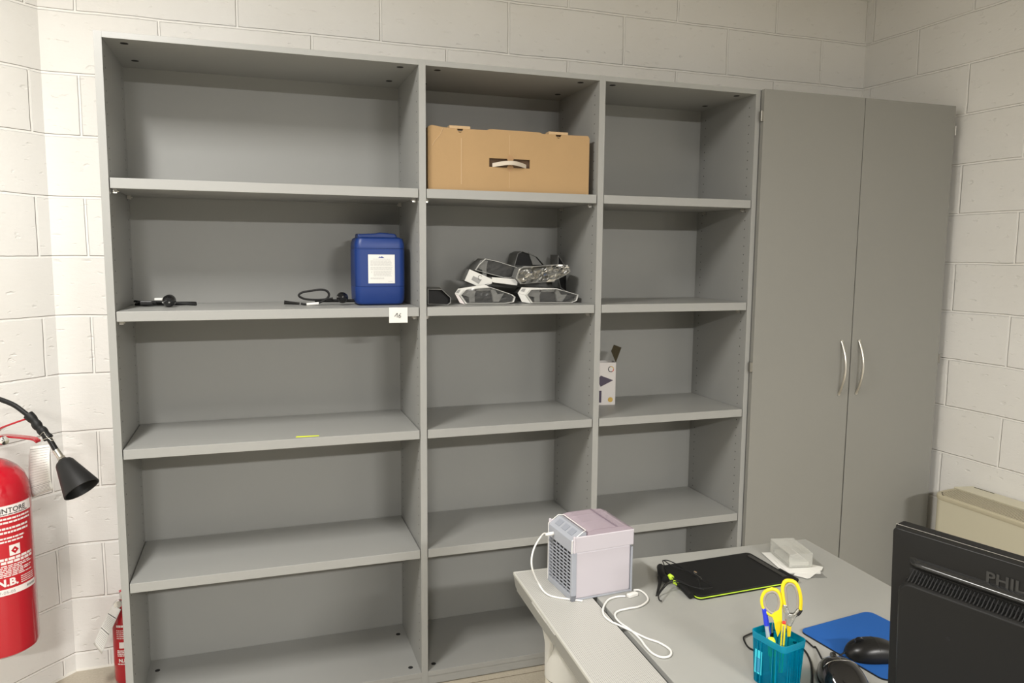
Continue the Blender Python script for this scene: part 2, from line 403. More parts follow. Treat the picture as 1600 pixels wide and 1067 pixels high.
def column(lx, ly):
    c0 = T @ Vector((lx, ly, 0)); x, y = c0.x, c0.y
    mb = MB(); mb.lathe([(.045, .05), (.045, .535)], (x, y, 0), n=8 * 12, cap=True)
    # ribs: modulate radius
    for v in mb.bm.verts:
        d = Vector((v.co.x - x, v.co.y - y, 0)); a = math.atan2(d.y, d.x)
        if round(a / (2 * PI) * 96) % 2: v.co.x -= d.x * .03; v.co.y -= d.y * .03
    leg = mb.obj('leg', CREAM, dk)
    mb = MB(); mb.lathe([(.047, .537), (.047, DZ - .05)], (x, y, 0), n=48); mb.obj('collar', METW, leg, smooth=True)
    mb = MB(); mb.lathe([(.0455, .5345), (.0455, .5375)], (x, y, 0), n=48); mb.obj('collar_gap', HOLE, leg)
    mb = MB(); mb.lathe([(.0, 0), (.20, 0), (.20, .012), (.18, .022), (.06, .045), (.046, .052), (0, .052)], (x, y, 0), n=48); mb.obj('foot', METW, leg, smooth=True)
    # flared bracket reaching the strip's outer edge
    mb = MB(); R_ = T.to_3x3()
    rings = []
    for t in [k / 8 for k in range(9)]:
        e = t ** 2.6; xo = (lx - .0465) * (1 - e) - .0015 * e; z = DZ - .15 + (.15 - .0075) * t
        hw = .008 + .042 * t ** 1.3; yc = ly - .03 * t
        xi = xo + .010
        rings.append([T @ Vector((xo, yc - hw, z - DZ)), T @ Vector((xo, yc + hw, z - DZ)), T @ Vector((xi, yc + hw, z - DZ)), T @ Vector((xi, yc - hw, z - DZ))])
    mb.loft(rings); mb.obj('bracket', METW, leg, smooth=True, bevel=.003)
column(.077, -.165)
column(.077, -1.5)
column(.74, -.225)

# ------------------------------------------------------------------ air cooler
R = TR(1.0637, -.9538, DZ, .0665); Rm = R.to_3x3()
W_, D_, H_ = .1535, .129, .1572
ac = thing('air_cooler', R @ Vector((W_ / 2, D_ / 2, 0)), 'small lilac-white cube air cooler with grey grille on the desk corner', 'air cooler')
mb = MB(); mb.box((.006, .004, .003), (W_ - .006, D_ - .004, H_ - .045), R); mb.obj('water_tank', LIL, ac, bevel=.004)
mb = MB(); mb.box((0, .0, H_ - .045), (W_, .004, H_ - .008), R); mb.box((0, D_ - .004, H_ - .045), (W_, D_, H_ - .008), R); mb.box((.008, .003, H_ - .045), (W_ - .001, D_ - .003, H_ - .030), R); mb.box((W_ - .004, 0, H_ - .045), (W_, D_, H_ - .012), R)
# rounded front lips
mb.tube([R @ Vector((.001, .001, H_ - .045)), R @ Vector((.001, .001, H_ - .006))], .0032, 12)
mb.tube([R @ Vector((.001, D_ - .001, H_ - .045)), R @ Vector((.001, D_ - .001, H_ - .006))], .0032, 12)
mb.obj('upper_band', LIL, ac, bevel=.002)
mb = MB(); mb.box((W_ - .006, .002, .0), (W_ - .001, D_ - .002, H_ - .05), R); mb.box((.004, .003, 0), (W_ - .003, D_ - .003, .004), R); mb.obj('base_frame', GREYP, ac, bevel=.001)
mb = MB()     # front grille frame (faces -x)
def bx(a, b): mb.box(a, b, R)
FX = -.004
bx((FX, .002, 0), (.008, .011, H_ - .045)); bx((FX, D_ - .009, 0), (.008, D_ - .002, H_ - .045)); bx((FX, .002, 0), (.008, D_ - .002, .014))
bx((FX, .002, H_ - .046), (.008, D_ - .002, H_ - .022))
gf = mb.obj('grille_frame', GREYP, ac, bevel=.001)
mb = MB(); bx((.006, .01, .013), (.0075, D_ - .008, H_ - .045)); mb.obj('fan_void_shade', HOLE, gf)  # dark sheet behind the louvres, shade of the opening given as colour
for k in range(11):
    mb = MB(); z = .0205 + k * .0082; mb.box((FX + .0005, .010, z), (FX + .0022, D_ - .008, z + .0024), R); mb.obj('louvre', GREYP, gf)
for k in range(5):
    mb = MB(); y = .028 + k * .019; mb.box((FX + .001, y, .013), (FX + .003, y + .0022, H_ - .045), R); mb.obj('louvre_divider', GREYP, gf)
mb = MB()     # sloping control panel
PP = [(FX, H_ - .024), (FX, H_ - .018), (.022, H_ - .0), (.032, H_ - .002), (.032, H_ - .02)]
mb.prism([R @ Vector((x, .004, z)) for x, z in PP], Rm @ Vector((0, D_ - .008, 0))); cp = mb.obj('control_panel', GREYP, ac, bevel=.001)
for k in range(3):
    mb = MB(); y = .022 + k * .032
    mb.prism([R @ Vector((x, y, z)) for x, z in ((.004, H_ - .0120), (.004, H_ - .0112), (.017, H_ - .0022), (.017, H_ - .003))], Rm @ Vector((0, .022, 0)))
    mb.obj('button', mat('button_grey', (.24, .255, .29), .35) if 'button_grey' not in MATS else MATS['button_grey'], cp)
mb = MB()     # bright outline of the panel
for pth in ([(FX, .003, H_ - .045), (FX, .003, H_ - .016), (.022, .003, H_ + .001), (.033, .010, H_ + .001), (.033, D_ - .010, H_ + .001), (.022, D_ - .003, H_ + .001), (FX, D_ - .003, H_ - .016), (FX, D_ - .003, .004)],):
    mb.tube([R @ Vector(p) for p in pth], .0011, 8)
mb.obj('panel_trim', WHP, cp, smooth=True)
mb = MB()     # clear smoked lid over the tank
ring = []
prof = [(.034, H_ + .0005), (.05, H_ + .003), (.10, H_ + .003), (.135, H_ + .001), (W_ - .003, H_ - .006), (W_, H_ - .012)]
A = [[R @ Vector((x, y, z)) for y in (.001, .012, D_ - .012, D_ - .001)] for x, z in prof]
mb.loft(A, cap=False, closed=False)
A = [[R @ Vector((x, y, zz)) for zz in (H_ - .012, z)] for x, z in prof for y in (.001,)]
mb.loft(A, cap=False, closed=False)
A = [[R @ Vector((x, y, zz)) for zz in (H_ - .012, z)] for x, z in prof for y in (D_ - .001,)]
mb.loft(A, cap=False, closed=False)
lid = mb.obj('lid', LILC, ac)
sm = lid.modifiers.new('thick', 'SOLIDIFY'); sm.thickness = .0015
mb = MB(); mb.box((.036, .004, H_ - .028), (W_ - .006, D_ - .004, H_ - .026), R); mb.box((.05, .03, H_ - .026), (.09, .05, H_ - .020), R)
mb.obj('filter_tray', LIL, ac)
mb = MB(); mb.tube([R @ Vector((.108, .002, H_ + .0040)), R @ Vector((.108, D_ - .002, H_ + .0040))], .0016, 8); mb.obj('lid_hinge', mat('smoked_hinge', (.20, .16, .19), .3), lid)

cw = thing('usb_cable', (1.15, -1.0, DZ), 'white USB cable looping from the air cooler over the desk edge strip', 'cable')
pp = [R @ Vector((-.004, .098, H_ - .032)), R @ Vector((-.016, .100, H_ - .033))]
a1 = [at_y(848, 835, -.83), at_y(834, 858, -.86), at_y(831, 885, -.88), at_z(843, 914, DZ + .012), at_z(858, 930, DZ + .003), at_z(888, 936, DZ + .0025)]
mid = [R @ Vector((.03, -.012, .0025)), R @ Vector((.10, -.006, .0025))]
a2 = [at_z(u, v, DZ + .0028) for u, v in ((945, 944), (942, 953), (945, 963), (955, 971), (966, 976), (985, 985), (1010, 997), (1030, 1004), (1047, 1015), (1047, 1024), (1035, 1027), (1020, 1021), (1009, 1010), (1000, 998), (985, 984), (968, 972), (961, 962), (965, 955), (980, 951), (1000, 947), (1012, 938), (1009, 929), (999, 922), (990, 922))]
mb = MB(); mb.tube(pp + a1[:], .0021, 8, smooth=6)
mb.obj('cord', WHP, cw, smooth=True)
mb = MB(); mb.tube([a1[-1]] + [R @ Vector((.02, -.006, .0022))], .0021, 8); P0 = at_z(988, 929, DZ + .004)
mb.tube([P0 + Vector((-.018, .0, -.001)), at_z(965, 932, DZ + .0025), at_z(952, 936, DZ + .0025)] + a2, .0021, 8, smooth=5)
mb.obj('cord', WHP, cw, smooth=True)
mb = MB(); mb.box((-.013, -.0055, -.004), (.013, .0055, .004), Matrix.Translation(P0) @ Matrix.Rotation(.25, 4, 'Z')); pl = mb.obj('plug', WHP, cw, bevel=.0015)
mb = MB(); q0, q1 = pp; mb.tube([q0, q1, q1 + (q1 - q0) * .6], lambda t: .0042 if t < .7 else .003, 12); mb.obj('plug', WHP, cw, smooth=True)

# ------------------------------------------------------------------ graphics tablet
R = TR(1.3341, -1.0329, DZ, .0324)
tw, td = .272, .176
gt = thing('graphics_tablet', R @ Vector((tw / 2, td / 2, 0)), 'thin black graphics tablet with lime green edge on the desk', 'tablet')
def slab(z0, z1, inset=0, r=.012):
    return [[R @ Vector((tw / 2 + x, td / 2 + y, z)) for x, y in rrect(tw - 2 * inset, td - 2 * inset, r)] for z in (z0, z1)]
mb = MB(); mb.loft(slab(.0065, .011)); mb.obj('drawing_surface', BLKM, gt, bevel=.001)
mb = MB(); mb.loft(slab(.0045, .0064, -.0006)); mb.obj('rim', LIME, gt)
mb = MB(); mb.loft(slab(0, .0044, .001)); mb.obj('base', BLK, gt)
mb = MB(); mb.box((tw - .022, .02, .0111), (tw - .008, td - .02, .0125), R); mb.obj('button_strip', BLKG, gt, bevel=.002)
mb = MB(); mb.tube([R @ Vector((tw + .002, .0, .008)), R @ Vector((tw + .002, .06, .008))], .006, 10); mb.obj('pen_loop', BLKM, gt, smooth=True)
cb_ = thing('tablet_cable', (1.37, -.98, DZ), 'black cable and pen piled on the left end of the tablet', 'cable')
def Z(l, h): return [at_z(u, v, DZ + hh) for (u, v), hh in zip(l, h if isinstance(h, (list, tuple)) else [h] * len(l))]
mb = MB()
mb.tube(Z([(1060, 914), (1052, 903), (1042, 891), (1036, 878), (1037, 875.5), (1045, 876), (1060, 883), (1078, 895), (1095, 905), (1111, 915), (1112, 918), (1100, 919), (1082, 917), (1066, 909), (1055, 906), (1043, 909), (1034, 920), (1025, 931)], .019), .0013, 8, smooth=5)
mb.tube(Z([(1094, 917), (1091, 905), (1083, 896), (1068, 890), (1050, 884), (1038, 876)], .0205), .0013, 8, smooth=5)
mb.tube(Z([(1100, 921), (1080, 916), (1060, 909), (1046, 911), (1036, 920), (1029, 930), (1030, 937), (1034, 939)], [.022, .022, .022, .02, .012, .004, .003, .003]), .0013, 8, smooth=5)
mb.obj('cord', RUB, cb_, smooth=True)
mb = MB(); mb.tube(Z([(1032, 886), (1034, 898), (1040, 905)], .014), .009, 10); mb.tube(Z([(1031, 902), (1031, 912), (1026, 930)], [.012, .01, .003]), lambda t: .006 - .004 * t, 8); mb.obj('cable_knot', RUB, cb_, smooth=True)
mb = MB(); mb.tube(Z([(1058, 912), (1066, 917), (1080, 931)], [.012, .012, .008]), lambda t: .0055 + .002 * t, 12); mb.obj('pen_barrel', BLKM, cb_, smooth=True)
mb = MB(); mb.tube(Z([(1046, 900), (1050, 903)], .018), .0062, 12); mb.tube(Z([(1053, 909), (1058, 912)], .016), .0045, 12); mb.obj('lime_clip', LIME, cb_, smooth=True, bevel=.001)
mb = MB(); mb.tube(Z([(1084, 896), (1096, 904)], .0165), .0018, 8); mb.tube(Z([(1085, 894), (1089, 896)], .016), .0035, 8); mb.obj('metal_ring', CHROME, cb_, smooth=True)

# ------------------------------------------------------------------ plastic box on papers
R = TR(1.6417, -.9527, DZ + .006, -.2122)
bw, bd, bh = .0614, .1019, .0335
pbx = thing('plastic_box', R @ Vector((bw / 2, bd / 2, 0)), 'frosted clear plastic card box on top of loose cards', 'box')
mb = MB(); t_ = .0018
for a, b in (((0, 0, 0), (bw, t_, bh)), ((0, bd - t_, 0), (bw, bd, bh)), ((0, 0, 0), (t_, bd, bh)), ((bw - t_, 0, 0), (bw, bd, bh)), ((0, 0, 0), (bw, bd, t_))): mb.box(a, b, R)
mb.obj('tray', FROST, pbx, bevel=.0006)
mb = MB(); mb.box((-.0008, -.0008, bh), (bw + .0008, bd + .0008, bh + .0016), R); mb.box((bw * .64, 0, bh + .0016), (bw * .68, bd, bh + .0026), R); mb.obj('lid', FROST, pbx, bevel=.0006)
cds = thing('loose_cards', R @ Vector((bw / 2, bd / 2, .004)), 'small white printed cards lying inside the frosted box', 'cards')
mb = MB()
mb.box((.006, .006, .002), (bw - .006, bd - .01, .010), R); mb.obj('card_stack', PAPER, cds)
mb = MB(); mb.box((.012, .012, .022), (bw * .58, bd - .02, .0225), R); mb.obj('card', mat('grey_card', (.45, .43, .40), .6, var=.3, vscale=120), cds)
pc = thing('clear_sheet', (1.66, -.93, DZ), 'clear acrylic plate under the white cards beside the tablet', 'plate')
q = [at_z(u, v, DZ) for u, v in ((1193, 866), (1232, 903.5), (1292, 903), (1248, 864))]
mb = MB(); mb.prism(q, (0, 0, .002)); mb.obj('sheet', ACRY, pc)
for nm, pts, z, lb in (('paper_card', ((1190, 863.5), (1226, 896), (1283, 896.5), (1245, 868), (1207, 863)), .0021, 'white paper card under the frosted box, lowest of the pile, at the left'),
                       ('paper_card', ((1209, 874), (1231, 895), (1283, 894.5), (1278, 888), (1240, 866)), .0034, 'white paper card directly under the frosted box'),
                       ('paper_card', ((1240, 898.5), (1261, 904), (1266, 903), (1276, 895), (1250, 888)), .0028, 'white paper card with a corner pointing towards the scissors'),
                       ('paper_card', ((1262, 880), (1286, 886), (1284, 891), (1275, 894), (1262, 886)), .0040, 'white paper card poking out right of the frosted box')):
    mb = MB(); mb.prism([at_z(u, v, DZ + z) for u, v in pts], (0, 0, .0005))
    tag(mb.obj(nm, PAPER), lb, 'card', 'cards under the frosted box')

# ------------------------------------------------------------------ pen cup and its contents
R = TR(1.2642, -1.4091, DZ, .1931); Rm = R.to_3x3()
cw_, cdp, ch = .060, .077, .095
cup = thing('pen_cup', R @ Vector((cw_ / 2, cdp / 2, 0)), 'translucent teal square pen cup with stationery on the desk', 'pen cup')
def ring(z, k, r=.010):
    return [R @ Vector((cw_ / 2 + x, cdp / 2 + y, z)) for x, y in rrect(cw_ * k, cdp * k, r * k)]
mb = MB(); mb.loft([ring(0, .86), ring(.002, .88), ring(ch - .012, .985)], cap=False); mb.face([mb.v(p) for p in ring(.0005, .86)])
mb.loft([ring(.003, .84), ring(ch - .012, .955)], cap=False)
mb.obj('body', TEAL, cup, smooth=True)
mb = MB(); mb.loft([ring(ch - .012, .955), ring(ch - .012, 1.0), ring(ch - .001, 1.02), ring(ch, 1.015), ring(ch, .97), ring(ch - .012, .955)], cap=False); mb.obj('rim', TEALD, cup, smooth=True)
mb = MB()
for y in (.016, .024, .050, .058):
    for x in (0, 1):
        k = .03
        mb.box((x * cw_ + (-.0006 if x == 0 else -.003), y, .004), (x * cw_ + (.003 if x == 0 else .0006), y + .0012, ch - .014), R)
for x in (.014, .020, .040, .046): mb.box((x, .0022, .004), (x + .0012, .004, ch - .014), R)
mb.obj('ribs', TEALD, cup)
mb = MB(); mb.box((.0005, .048, .020), (.0012, .064, .064), R); lb_ = mb.obj('sticker', CYAN, cup)
mb = MB()
for k in range(9): mb.box((.0001, .050, .024 + k * .003), (.0006, .0615, .0252 + k * .003), R)
mb.obj('printed_lines', INKB, lb_)
cc = R @ Vector((cw_ / 2, cdp / 2, 0))
# scissors stand in a vertical plane facing roughly -y
def SP(u, v, off=0):      # point on the vertical plane through the cup centre, square to the view
    n = Vector((CAM.x - cc.x, CAM.y - cc.y, 0)).normalized(); d = ray(u, v)
    return CAM + d * (((cc + n * off) - CAM).dot(n) / d.dot(n)), n
def plate(mb, outline, th, off=0):
    P = [SP(u, v, off)[0] for u, v in outline]; n = SP(0, 0)[1]
    mb.prism([p - n * th / 2 for p in P], n * th)
def ringtube(mb, pts, r, off=0, n=10, k=5, closed=True):
    P = [SP(u, v, off)[0] for u, v in pts]
    if closed:
        P = spline(P + [P[0]], k); P = P[:-1]; m_ = len(P); rings = []
        nn = SP(0, 0)[1]
        for i, p in enumerate(P):
            t = (P[(i + 1) % m_] - P[i - 1]).normalized(); a = nn; b = t.cross(a).normalized()
            rings.append([p + (a * math.cos(2 * PI * q / n) + b * math.sin(2 * PI * q / n)) * r for q in range(n)])
        mb.loft(rings + [rings[0]], cap=False)
    else: mb.tube(P, r, n, smooth=k)
sc = thing('scissors', (cc.x, cc.y, DZ + .004), 'yellow handled scissors with one loop patched in silver tape in the teal cup', 'scissors')
L1 = [(1206, 920), (1196, 924), (1191, 933), (1191, 944), (1196, 954), (1205, 961), (1214, 961), (1219, 951), (1221, 940), (1218, 928), (1213, 922)]
L2 = [(1233, 907), (1224, 911), (1223, 922), (1226, 935), (1228, 948), (1233, 957), (1243, 957), (1249, 950), (1251, 938), (1249, 924), (1243, 911)]
mb = MB(); ringtube(mb, L1, .0032, 0)
plate(mb, [(1205, 959), (1219, 950), (1221.5, 940), (1222, 965), (1222, 980), (1215, 994), (1211, 980), (1209, 968)], .006)
h1 = mb.obj('handle', YEL, sc, smooth=True, bevel=.0012)
mb = MB(); ringtube(mb, [(u + (1206 - u) * .22, v + (941 - v) * .18) for u, v in L1], .0030, .0); mb.obj('grip_lining', GRYR, h1, smooth=True)
mb = MB(); ringtube(mb, [(1227, 945), (1224, 930), (1223, 918), (1226, 909), (1233, 907), (1242, 910), (1248, 920), (1251, 935), (1250.5, 952)], .0034, .002, closed=False)
h2 = mb.obj('handle', YEL, sc, smooth=True)
mb = MB(); ringtube(mb, [(1229.5, 947), (1228, 930), (1227.5, 918), (1233, 912), (1240, 914), (1245, 924), (1247, 940), (1246, 950)], .0026, .0025, closed=False); mb.obj('grip_lining', GRYR, h2, smooth=True)
mb = MB(); ringtube(mb, [(1227, 944), (1229, 957), (1236, 963), (1243, 960), (1249.5, 952)], .0045, .002, closed=False)
plate(mb, [(1225, 946), (1230, 948), (1234, 958), (1243, 959), (1247, 957), (1240, 970), (1236, 978), (1230, 976), (1226, 965)], .008, .002); mb.obj('tape_patch', FOIL, sc, smooth=True, bevel=.001)
mb = MB(); ringtube(mb, [(1245, 959), (1248, 956), (1250.5, 952)], .0047, .002, closed=False); mb.obj('tape_end', BLKG, sc, smooth=True)
mb = MB(); plate(mb, [(1229, 974), (1237, 975), (1235, 994), (1230, 994)], .005, .002); mb.obj('handle_shank', YEL, sc, bevel=.001)
mb = MB(); plate(mb, [(1213, 990), (1222, 990), (1224, 1050), (1218, 1052)], .0016, -.001); plate(mb, [(1227, 985), (1234, 985), (1228, 1050), (1222, 1050)], .0016, .001); mb.obj('blade', CHROME, sc)
pen = thing('ballpoint_pen', (cc.x - .02, cc.y, DZ + .004), 'blue capped ballpoint pen leaning in the left of the teal cup', 'pen')
pa, pb_ = SP(1194, 949, .0)[0], SP(1207, 1048, .0)[0]
mb = MB(); dd = (pb_ - pa); mb.tube([pa, pa + dd * .02, pa + dd * .28], lambda t: .0022 + .0022 * min(1, t * 2), 12); cap = mb.obj('cap', BLUEP, pen, smooth=True)
mb = MB(); o_ = Vector((.0055, -.001, 0)); mb.tube([pa + dd * .06 + o_ * .6, pa + dd * .42 + o_], .0012, 8); mb.obj('clip', BLUEP, cap)
mb = MB(); mb.tube([pa + dd * .28, pb_], .0036, 8); mb.obj('barrel', clear('clear_pen_barrel', (.6, .65, .75), .5, .1), pen, smooth=True)
pn = thing('fine_pen', (cc.x - .01, cc.y + .015, DZ + .004), 'slim dark pen with a grey point up at the back of the teal cup', 'pen')
pa, pb_ = SP(1207, 973, -.012)[0], SP(1204, 1046, -.012)[0]; dd = pb_ - pa
mb = MB(); mb.tube([pa, pa + dd * .2], lambda t: .0006 + .0018 * t, 10); mb.obj('tip', STEEL, pn, smooth=True)
mb = MB(); mb.tube([pa + dd * .2, pb_], .0030, 10); mb.obj('barrel', BLK, pn, smooth=True)
hl = thing('highlighter', (cc.x - .012, cc.y - .01, DZ + .004), 'fluorescent yellow highlighter low in the front of the teal cup', 'highlighter')
pa, pb_ = SP(1205, 997, .010)[0], SP(1208, 1050, .012)[0]; dd = pb_ - pa
mb = MB(); mb.tube([pa, pa + dd * .06, pa + dd * .5], lambda t: .0052 + .0018 * min(1, t * 3), 16); mb.obj('cap', YELF, hl, smooth=True)
mb = MB(); mb.tube([pa + dd * .5, pb_], .0058, 14); mb.obj('barrel', GREEN, hl, smooth=True)
ck = thing('craft_knife', (cc.x + .006, cc.y, DZ + .004), 'yellow snap-blade craft knife with red end in the teal cup', 'knife')
mb = MB(); plate(mb, [(1221.5, 974), (1228, 975), (1223, 1050), (1216, 1050)], .006, .010); kb = mb.obj('body', YEL, ck, bevel=.001)
mb = MB(); plate(mb, [(1223.4, 976), (1225.2, 976), (1220.4, 1048), (1218.4, 1048)], .0066, .010); mb.obj('blade_channel', STEEL, kb)
mb = MB(); plate(mb, [(1222.5, 970.5), (1228, 971), (1228, 975), (1222, 974)], .006, .010); mb.obj('end_cap', REDP, ck, bevel=.001)
pcl = thing('green_pencil', (cc.x, cc.y, DZ + .004), 'green pencil seen through the wall of the teal cup', 'pencil')
pa, pb_ = SP(1214, 1014, .004)[0], SP(1209, 1066, .016)[0]
mb = MB(); mb.tube([pa, pb_], .0034, 6); mb.obj('shaft', GREEN, pcl)

# ------------------------------------------------------------------ mouse mat, mice
R = TR(1.4816, -1.4222, DZ, .1184)
mb = MB()
pw, ph_ = .205, .2067
q = [R @ Vector((pw / 2 + x, ph_ / 2 + y, 0)) for x, y in rrect(pw, ph_, .016)]
mat_ = thing('mouse_mat', R @ Vector((pw / 2, ph_ / 2, 0)), 'blue cloth mouse mat on the desk beside the monitor', 'mouse mat')
mb.prism([p + Vector((0, 0, .0031)) for p in q], (0, 0, .0009)); mb.obj('cloth_top', PADM, mat_)
mb = MB(); mb.prism(q, (0, 0, .003)); mb.obj('rubber_base', RUB, mat_)

def mouse(name, tip, back, wid, hgt, z0, label, m, shape=0):
    """tip = front end (cable side), back = palm end; both at table level"""
    tip, back = Vector(tip), Vector(back); ax = back - tip; Ln = ax.length; ax.normalize(); sd = Vector((-ax.y, ax.x, 0))
    t_ = thing(name, (tip + back) / 2, label, 'mouse')
    t_.location.z = z0
    def P(a, b, z): q = tip + ax * (a * Ln) + sd * (b * wid / 2); return Vector((q.x, q.y, z0 + z * hgt))
    N = 24; rings = []
    def hw(a):
        if shape: return (max(0, 1 - (1 - min(1, a / .62)) ** 2)) ** .62 if a < .62 else (max(0, 1 - ((a - .62) / .38) ** 3)) ** .5
        return (max(0.0, 1 - abs(2 * a - 1) ** 3.0)) ** .5 * (.92 + .08 * math.cos(3 * a))
    def ht(a):
        if shape: return (math.sin(PI * min(1, a * .93 + .03))) ** .75
        return (.42 + .58 * math.sin(PI * min(1, a * .80 + .12)) ** 1.2) * (max(0, 1 - abs(2 * a - 1) ** 6)) ** .5
    mb = MB()
    for i in range(1, 20):
        a = i / 20; r = []
        for k in range(N + 1):
            th = PI * k / N; c_, s_ = math.cos(th), math.sin(th)
            r.append(P(a, hw(a) * math.copysign(abs(c_) ** .75, c_), .12 + ht(a) * .88 * s_ ** .8))
        rings.append(r)
    rings2 = [[P(.008, hw(.05) * .6 * math.cos(PI * k / N), .12 + .18 * math.sin(PI * k / N)) for k in range(N + 1)]] + rings + [[P(.992, hw(.95) * .7 * math.cos(PI * k / N), .12 + .25 * math.sin(PI * k / N)) for k in range(N + 1)]]
    mb.loft(rings2, closed=True); mb.obj('shell', m, t_, smooth=True)
    mb = MB(); mb.loft([[P(a, hw(a) * .93 * s, 0) for a, s in [(i / 12, 1) for i in range(1, 12)] + [(i / 12, -1) for i in range(11, 0, -1)]], [P(a, hw(a) * .97 * s, .13) for a, s in [(i / 12, 1) for i in range(1, 12)] + [(i / 12, -1) for i in range(11, 0, -1)]]]); mb.obj('base', BLKM, t_)
    def top(a, b, e=0):
        h_ = hw(a); c_ = max(-1, min(1, b / h_)); k = abs(c_) ** (1 / .75); s_ = math.sqrt(max(0, 1 - k * k)); return P(a, b, .12 + ht(a) * .88 * s_ ** .8 + e)
    mb = MB(); mb.tube([top(a / 20, 0, .004) for a in range(2, 11)], .0005, 6); mb.tube([top(.5, b / 10, .004) for b in range(-8, 9)], .0004, 6); mb.obj('button_seam', STEEL if shape else HOLE, t_)
    mb = MB(); wc = top(.24, 0, -.04); mb.lathe([(.0, -.003), (.0085, -.003), (.009, 0), (.0085, .003), (0, .003)], wc, sd, 20); mb.obj('scroll_wheel', BLKG, t_, smooth=True)
    return t_
mt = at_z(1320, 1026, DZ + .004); mback = mt + Vector((.105, -.035, 0))
m1 = mouse('computer_mouse', mt, mback, .062, .036, DZ + .0042, 'matt black computer mouse lying on the blue mouse mat', BLK)
mb = MB(); mb.tube([mt + Vector((.004, 0, .010)), mt + Vector((-.012, .0, .004)), at_z(1318, 1030, DZ + .006), at_z(1300, 1032, DZ + .004), at_z(1292, 1036, DZ + .003)], .0016, 8, smooth=5); mb.obj('cable', RUB, m1, smooth=True)
t2 = at_z(1290, 1036, DZ + .010); t2.z = DZ; b2 = t2 + Vector((-.035, -.115, 0))
m2 = mouse('computer_mouse', t2 + Vector((0, 0, 0)), b2, .080, .050, DZ, 'glossy black computer mouse at the bottom edge, right of the teal cup', BLKG, 1)
mb = MB(); mb.tube([t2 + Vector((-.006, -.012, .012)), t2 + Vector((0, .004, .008)), at_z(1275, 1012, DZ + .003), at_z(1270, 1010, DZ + .003), at_z(1255, 998, DZ + .003), at_z(1225, 985, DZ + .003), at_z(1190, 985, DZ + .003), at_z(1166, 993, DZ + .003), at_z(1162, 998, DZ + .003), at_z(1168, 1010, DZ + .003), at_z(1178, 1016, DZ + .003)], .0017, 8, smooth=6); mb.obj('cable', RUB, m2, smooth=True)
mb = MB(); mb.tube([at_z(1240, 1003, DZ + .003), at_z(1256, 1015, DZ + .003), at_z(1265, 1030, DZ + .003), at_z(1269, 1050, DZ + .003), at_z(1268, 1075, DZ + .003), at_z(1260, 1100, DZ + .003)], .002, 8, smooth=6)
tag(mb.obj('cable', RUB, None, smooth=True), 'black cable curving down between the teal cup and glossy mouse', 'cable')

# ------------------------------------------------------------------ monitor (seen from behind)
tl = Vector((1.347, -1.540, 1.075)); ev = Vector((math.cos(math.radians(-74.1)), math.sin(math.radians(-74.1)), 0))
nb = Vector((ev.y, -ev.x, 0))            # towards the back of the monitor (viewer side)
if nb.x > 0: nb = -nb
tilt = math.radians(3.2)
dn = (Vector((0, 0, -1)) * math.cos(tilt) - nb * math.sin(tilt)).normalized(); nb2 = (nb * math.cos(tilt) - Vector((0, 0, 1)) * math.sin(tilt)).normalized()
nb2 = (nb - dn * nb.dot(dn)).normalized()
def MP(u, t, n): return tl + ev * u + dn * t + nb2 * n
mo = thing('monitor', Vector((tl.x + ev.x * .25 - nb.x * .03, tl.y + ev.y * .25 - nb.y * .03, DZ)), 'black desktop monitor seen from behind at the right edge', 'monitor')
MW, MH = .50, .315
def mrr(u0, t0, u1, t1, r, n): return [MP((u0 + u1) / 2 + x, (t0 + t1) / 2 + y, n) for x, y in rrect(u1 - u0, t1 - t0, r)]
mb = MB(); mb.loft([mrr(.0, .0, MW, MH, .008, -.030), mrr(0, 0, MW, MH, .008, -.012)]); mb.obj('front_bezel', BLKM, mo, bevel=.002)
mb = MB(); mb.box((0, 0, 0), (1, 1, 1)) if 0 else None
mb.loft([mrr(.002, .002, MW - .002, MH - .002, .007, -.0118), mrr(.0035, .0035, MW - .0035, MH - .0035, .007, 0), mrr(.030, .030, MW - .030, MH - .030, .02, .0035), mrr(.034, .050, MW - .034, MH - .034, .022, .0035)], cap=True)
bkp = mb.obj('back_cover', MON, mo, smooth=True, bevel=.001)
mb = MB(); mb.tube([MP(.002, .0015, -.0115), MP(MW - .002, .0015, -.0115)], .0004, 6); mb.obj('seam', STEEL, bkp)  # bright steel line: highlight along the bezel joint put in as material
mb = MB()   # soft ridge above the vents
mb.loft([[MP(u, .040 + .016 * q, .0025 + .0125 * k * math.sin(PI * q) ** .8) for q in [a / 10 for a in range(11)]] for u, k in ((.032, .05), (.038, .5), (.046, .85), (.058, 1), (.25, 1), (MW - .055, 1), (MW - .040, .75), (MW - .03, .1))], cap=False, closed=False)
rd = mb.obj('ridge', mat('satin_charcoal_plastic', (.014, .014, .0135), .2, spec=.5), bkp, smooth=True)
mb = MB(); mb.loft([mrr(.026, .068, MW - .026, MH - .022, .020, .0), mrr(.027, .074, MW - .027, MH - .024, .018, .022), mrr(.031, .0775, MW - .031, MH - .027, .016, .0262)])
hb = mb.obj('rear_housing', MON, mo, smooth=True, bevel=.001)
mb = MB(); k = 0; u = .040
while u < MW - .04:
    mb.prism([MP(u, .0600, .0045), MP(u, .0735, .0215), MP(u + .0016, .0735, .0215), MP(u + .0016, .0600, .0045)], dn * -.0012); u += .0052
mb.obj('vent_ribs', BLKM, hb)
mb = MB(); mb.prism([MP(.034, .0575, .0042), MP(MW - .034, .0575, .0042), MP(MW - .034, .0685, .0042), MP(.034, .0685, .0042)], nb2 * .0005); mb.obj('vent_gap', HOLE, hb)
mb = MB(); mb.disc(MP(.105, .137, .0263), nb2, .0028, .0004, 14); mb.obj('screw_hole', HOLE, hb)
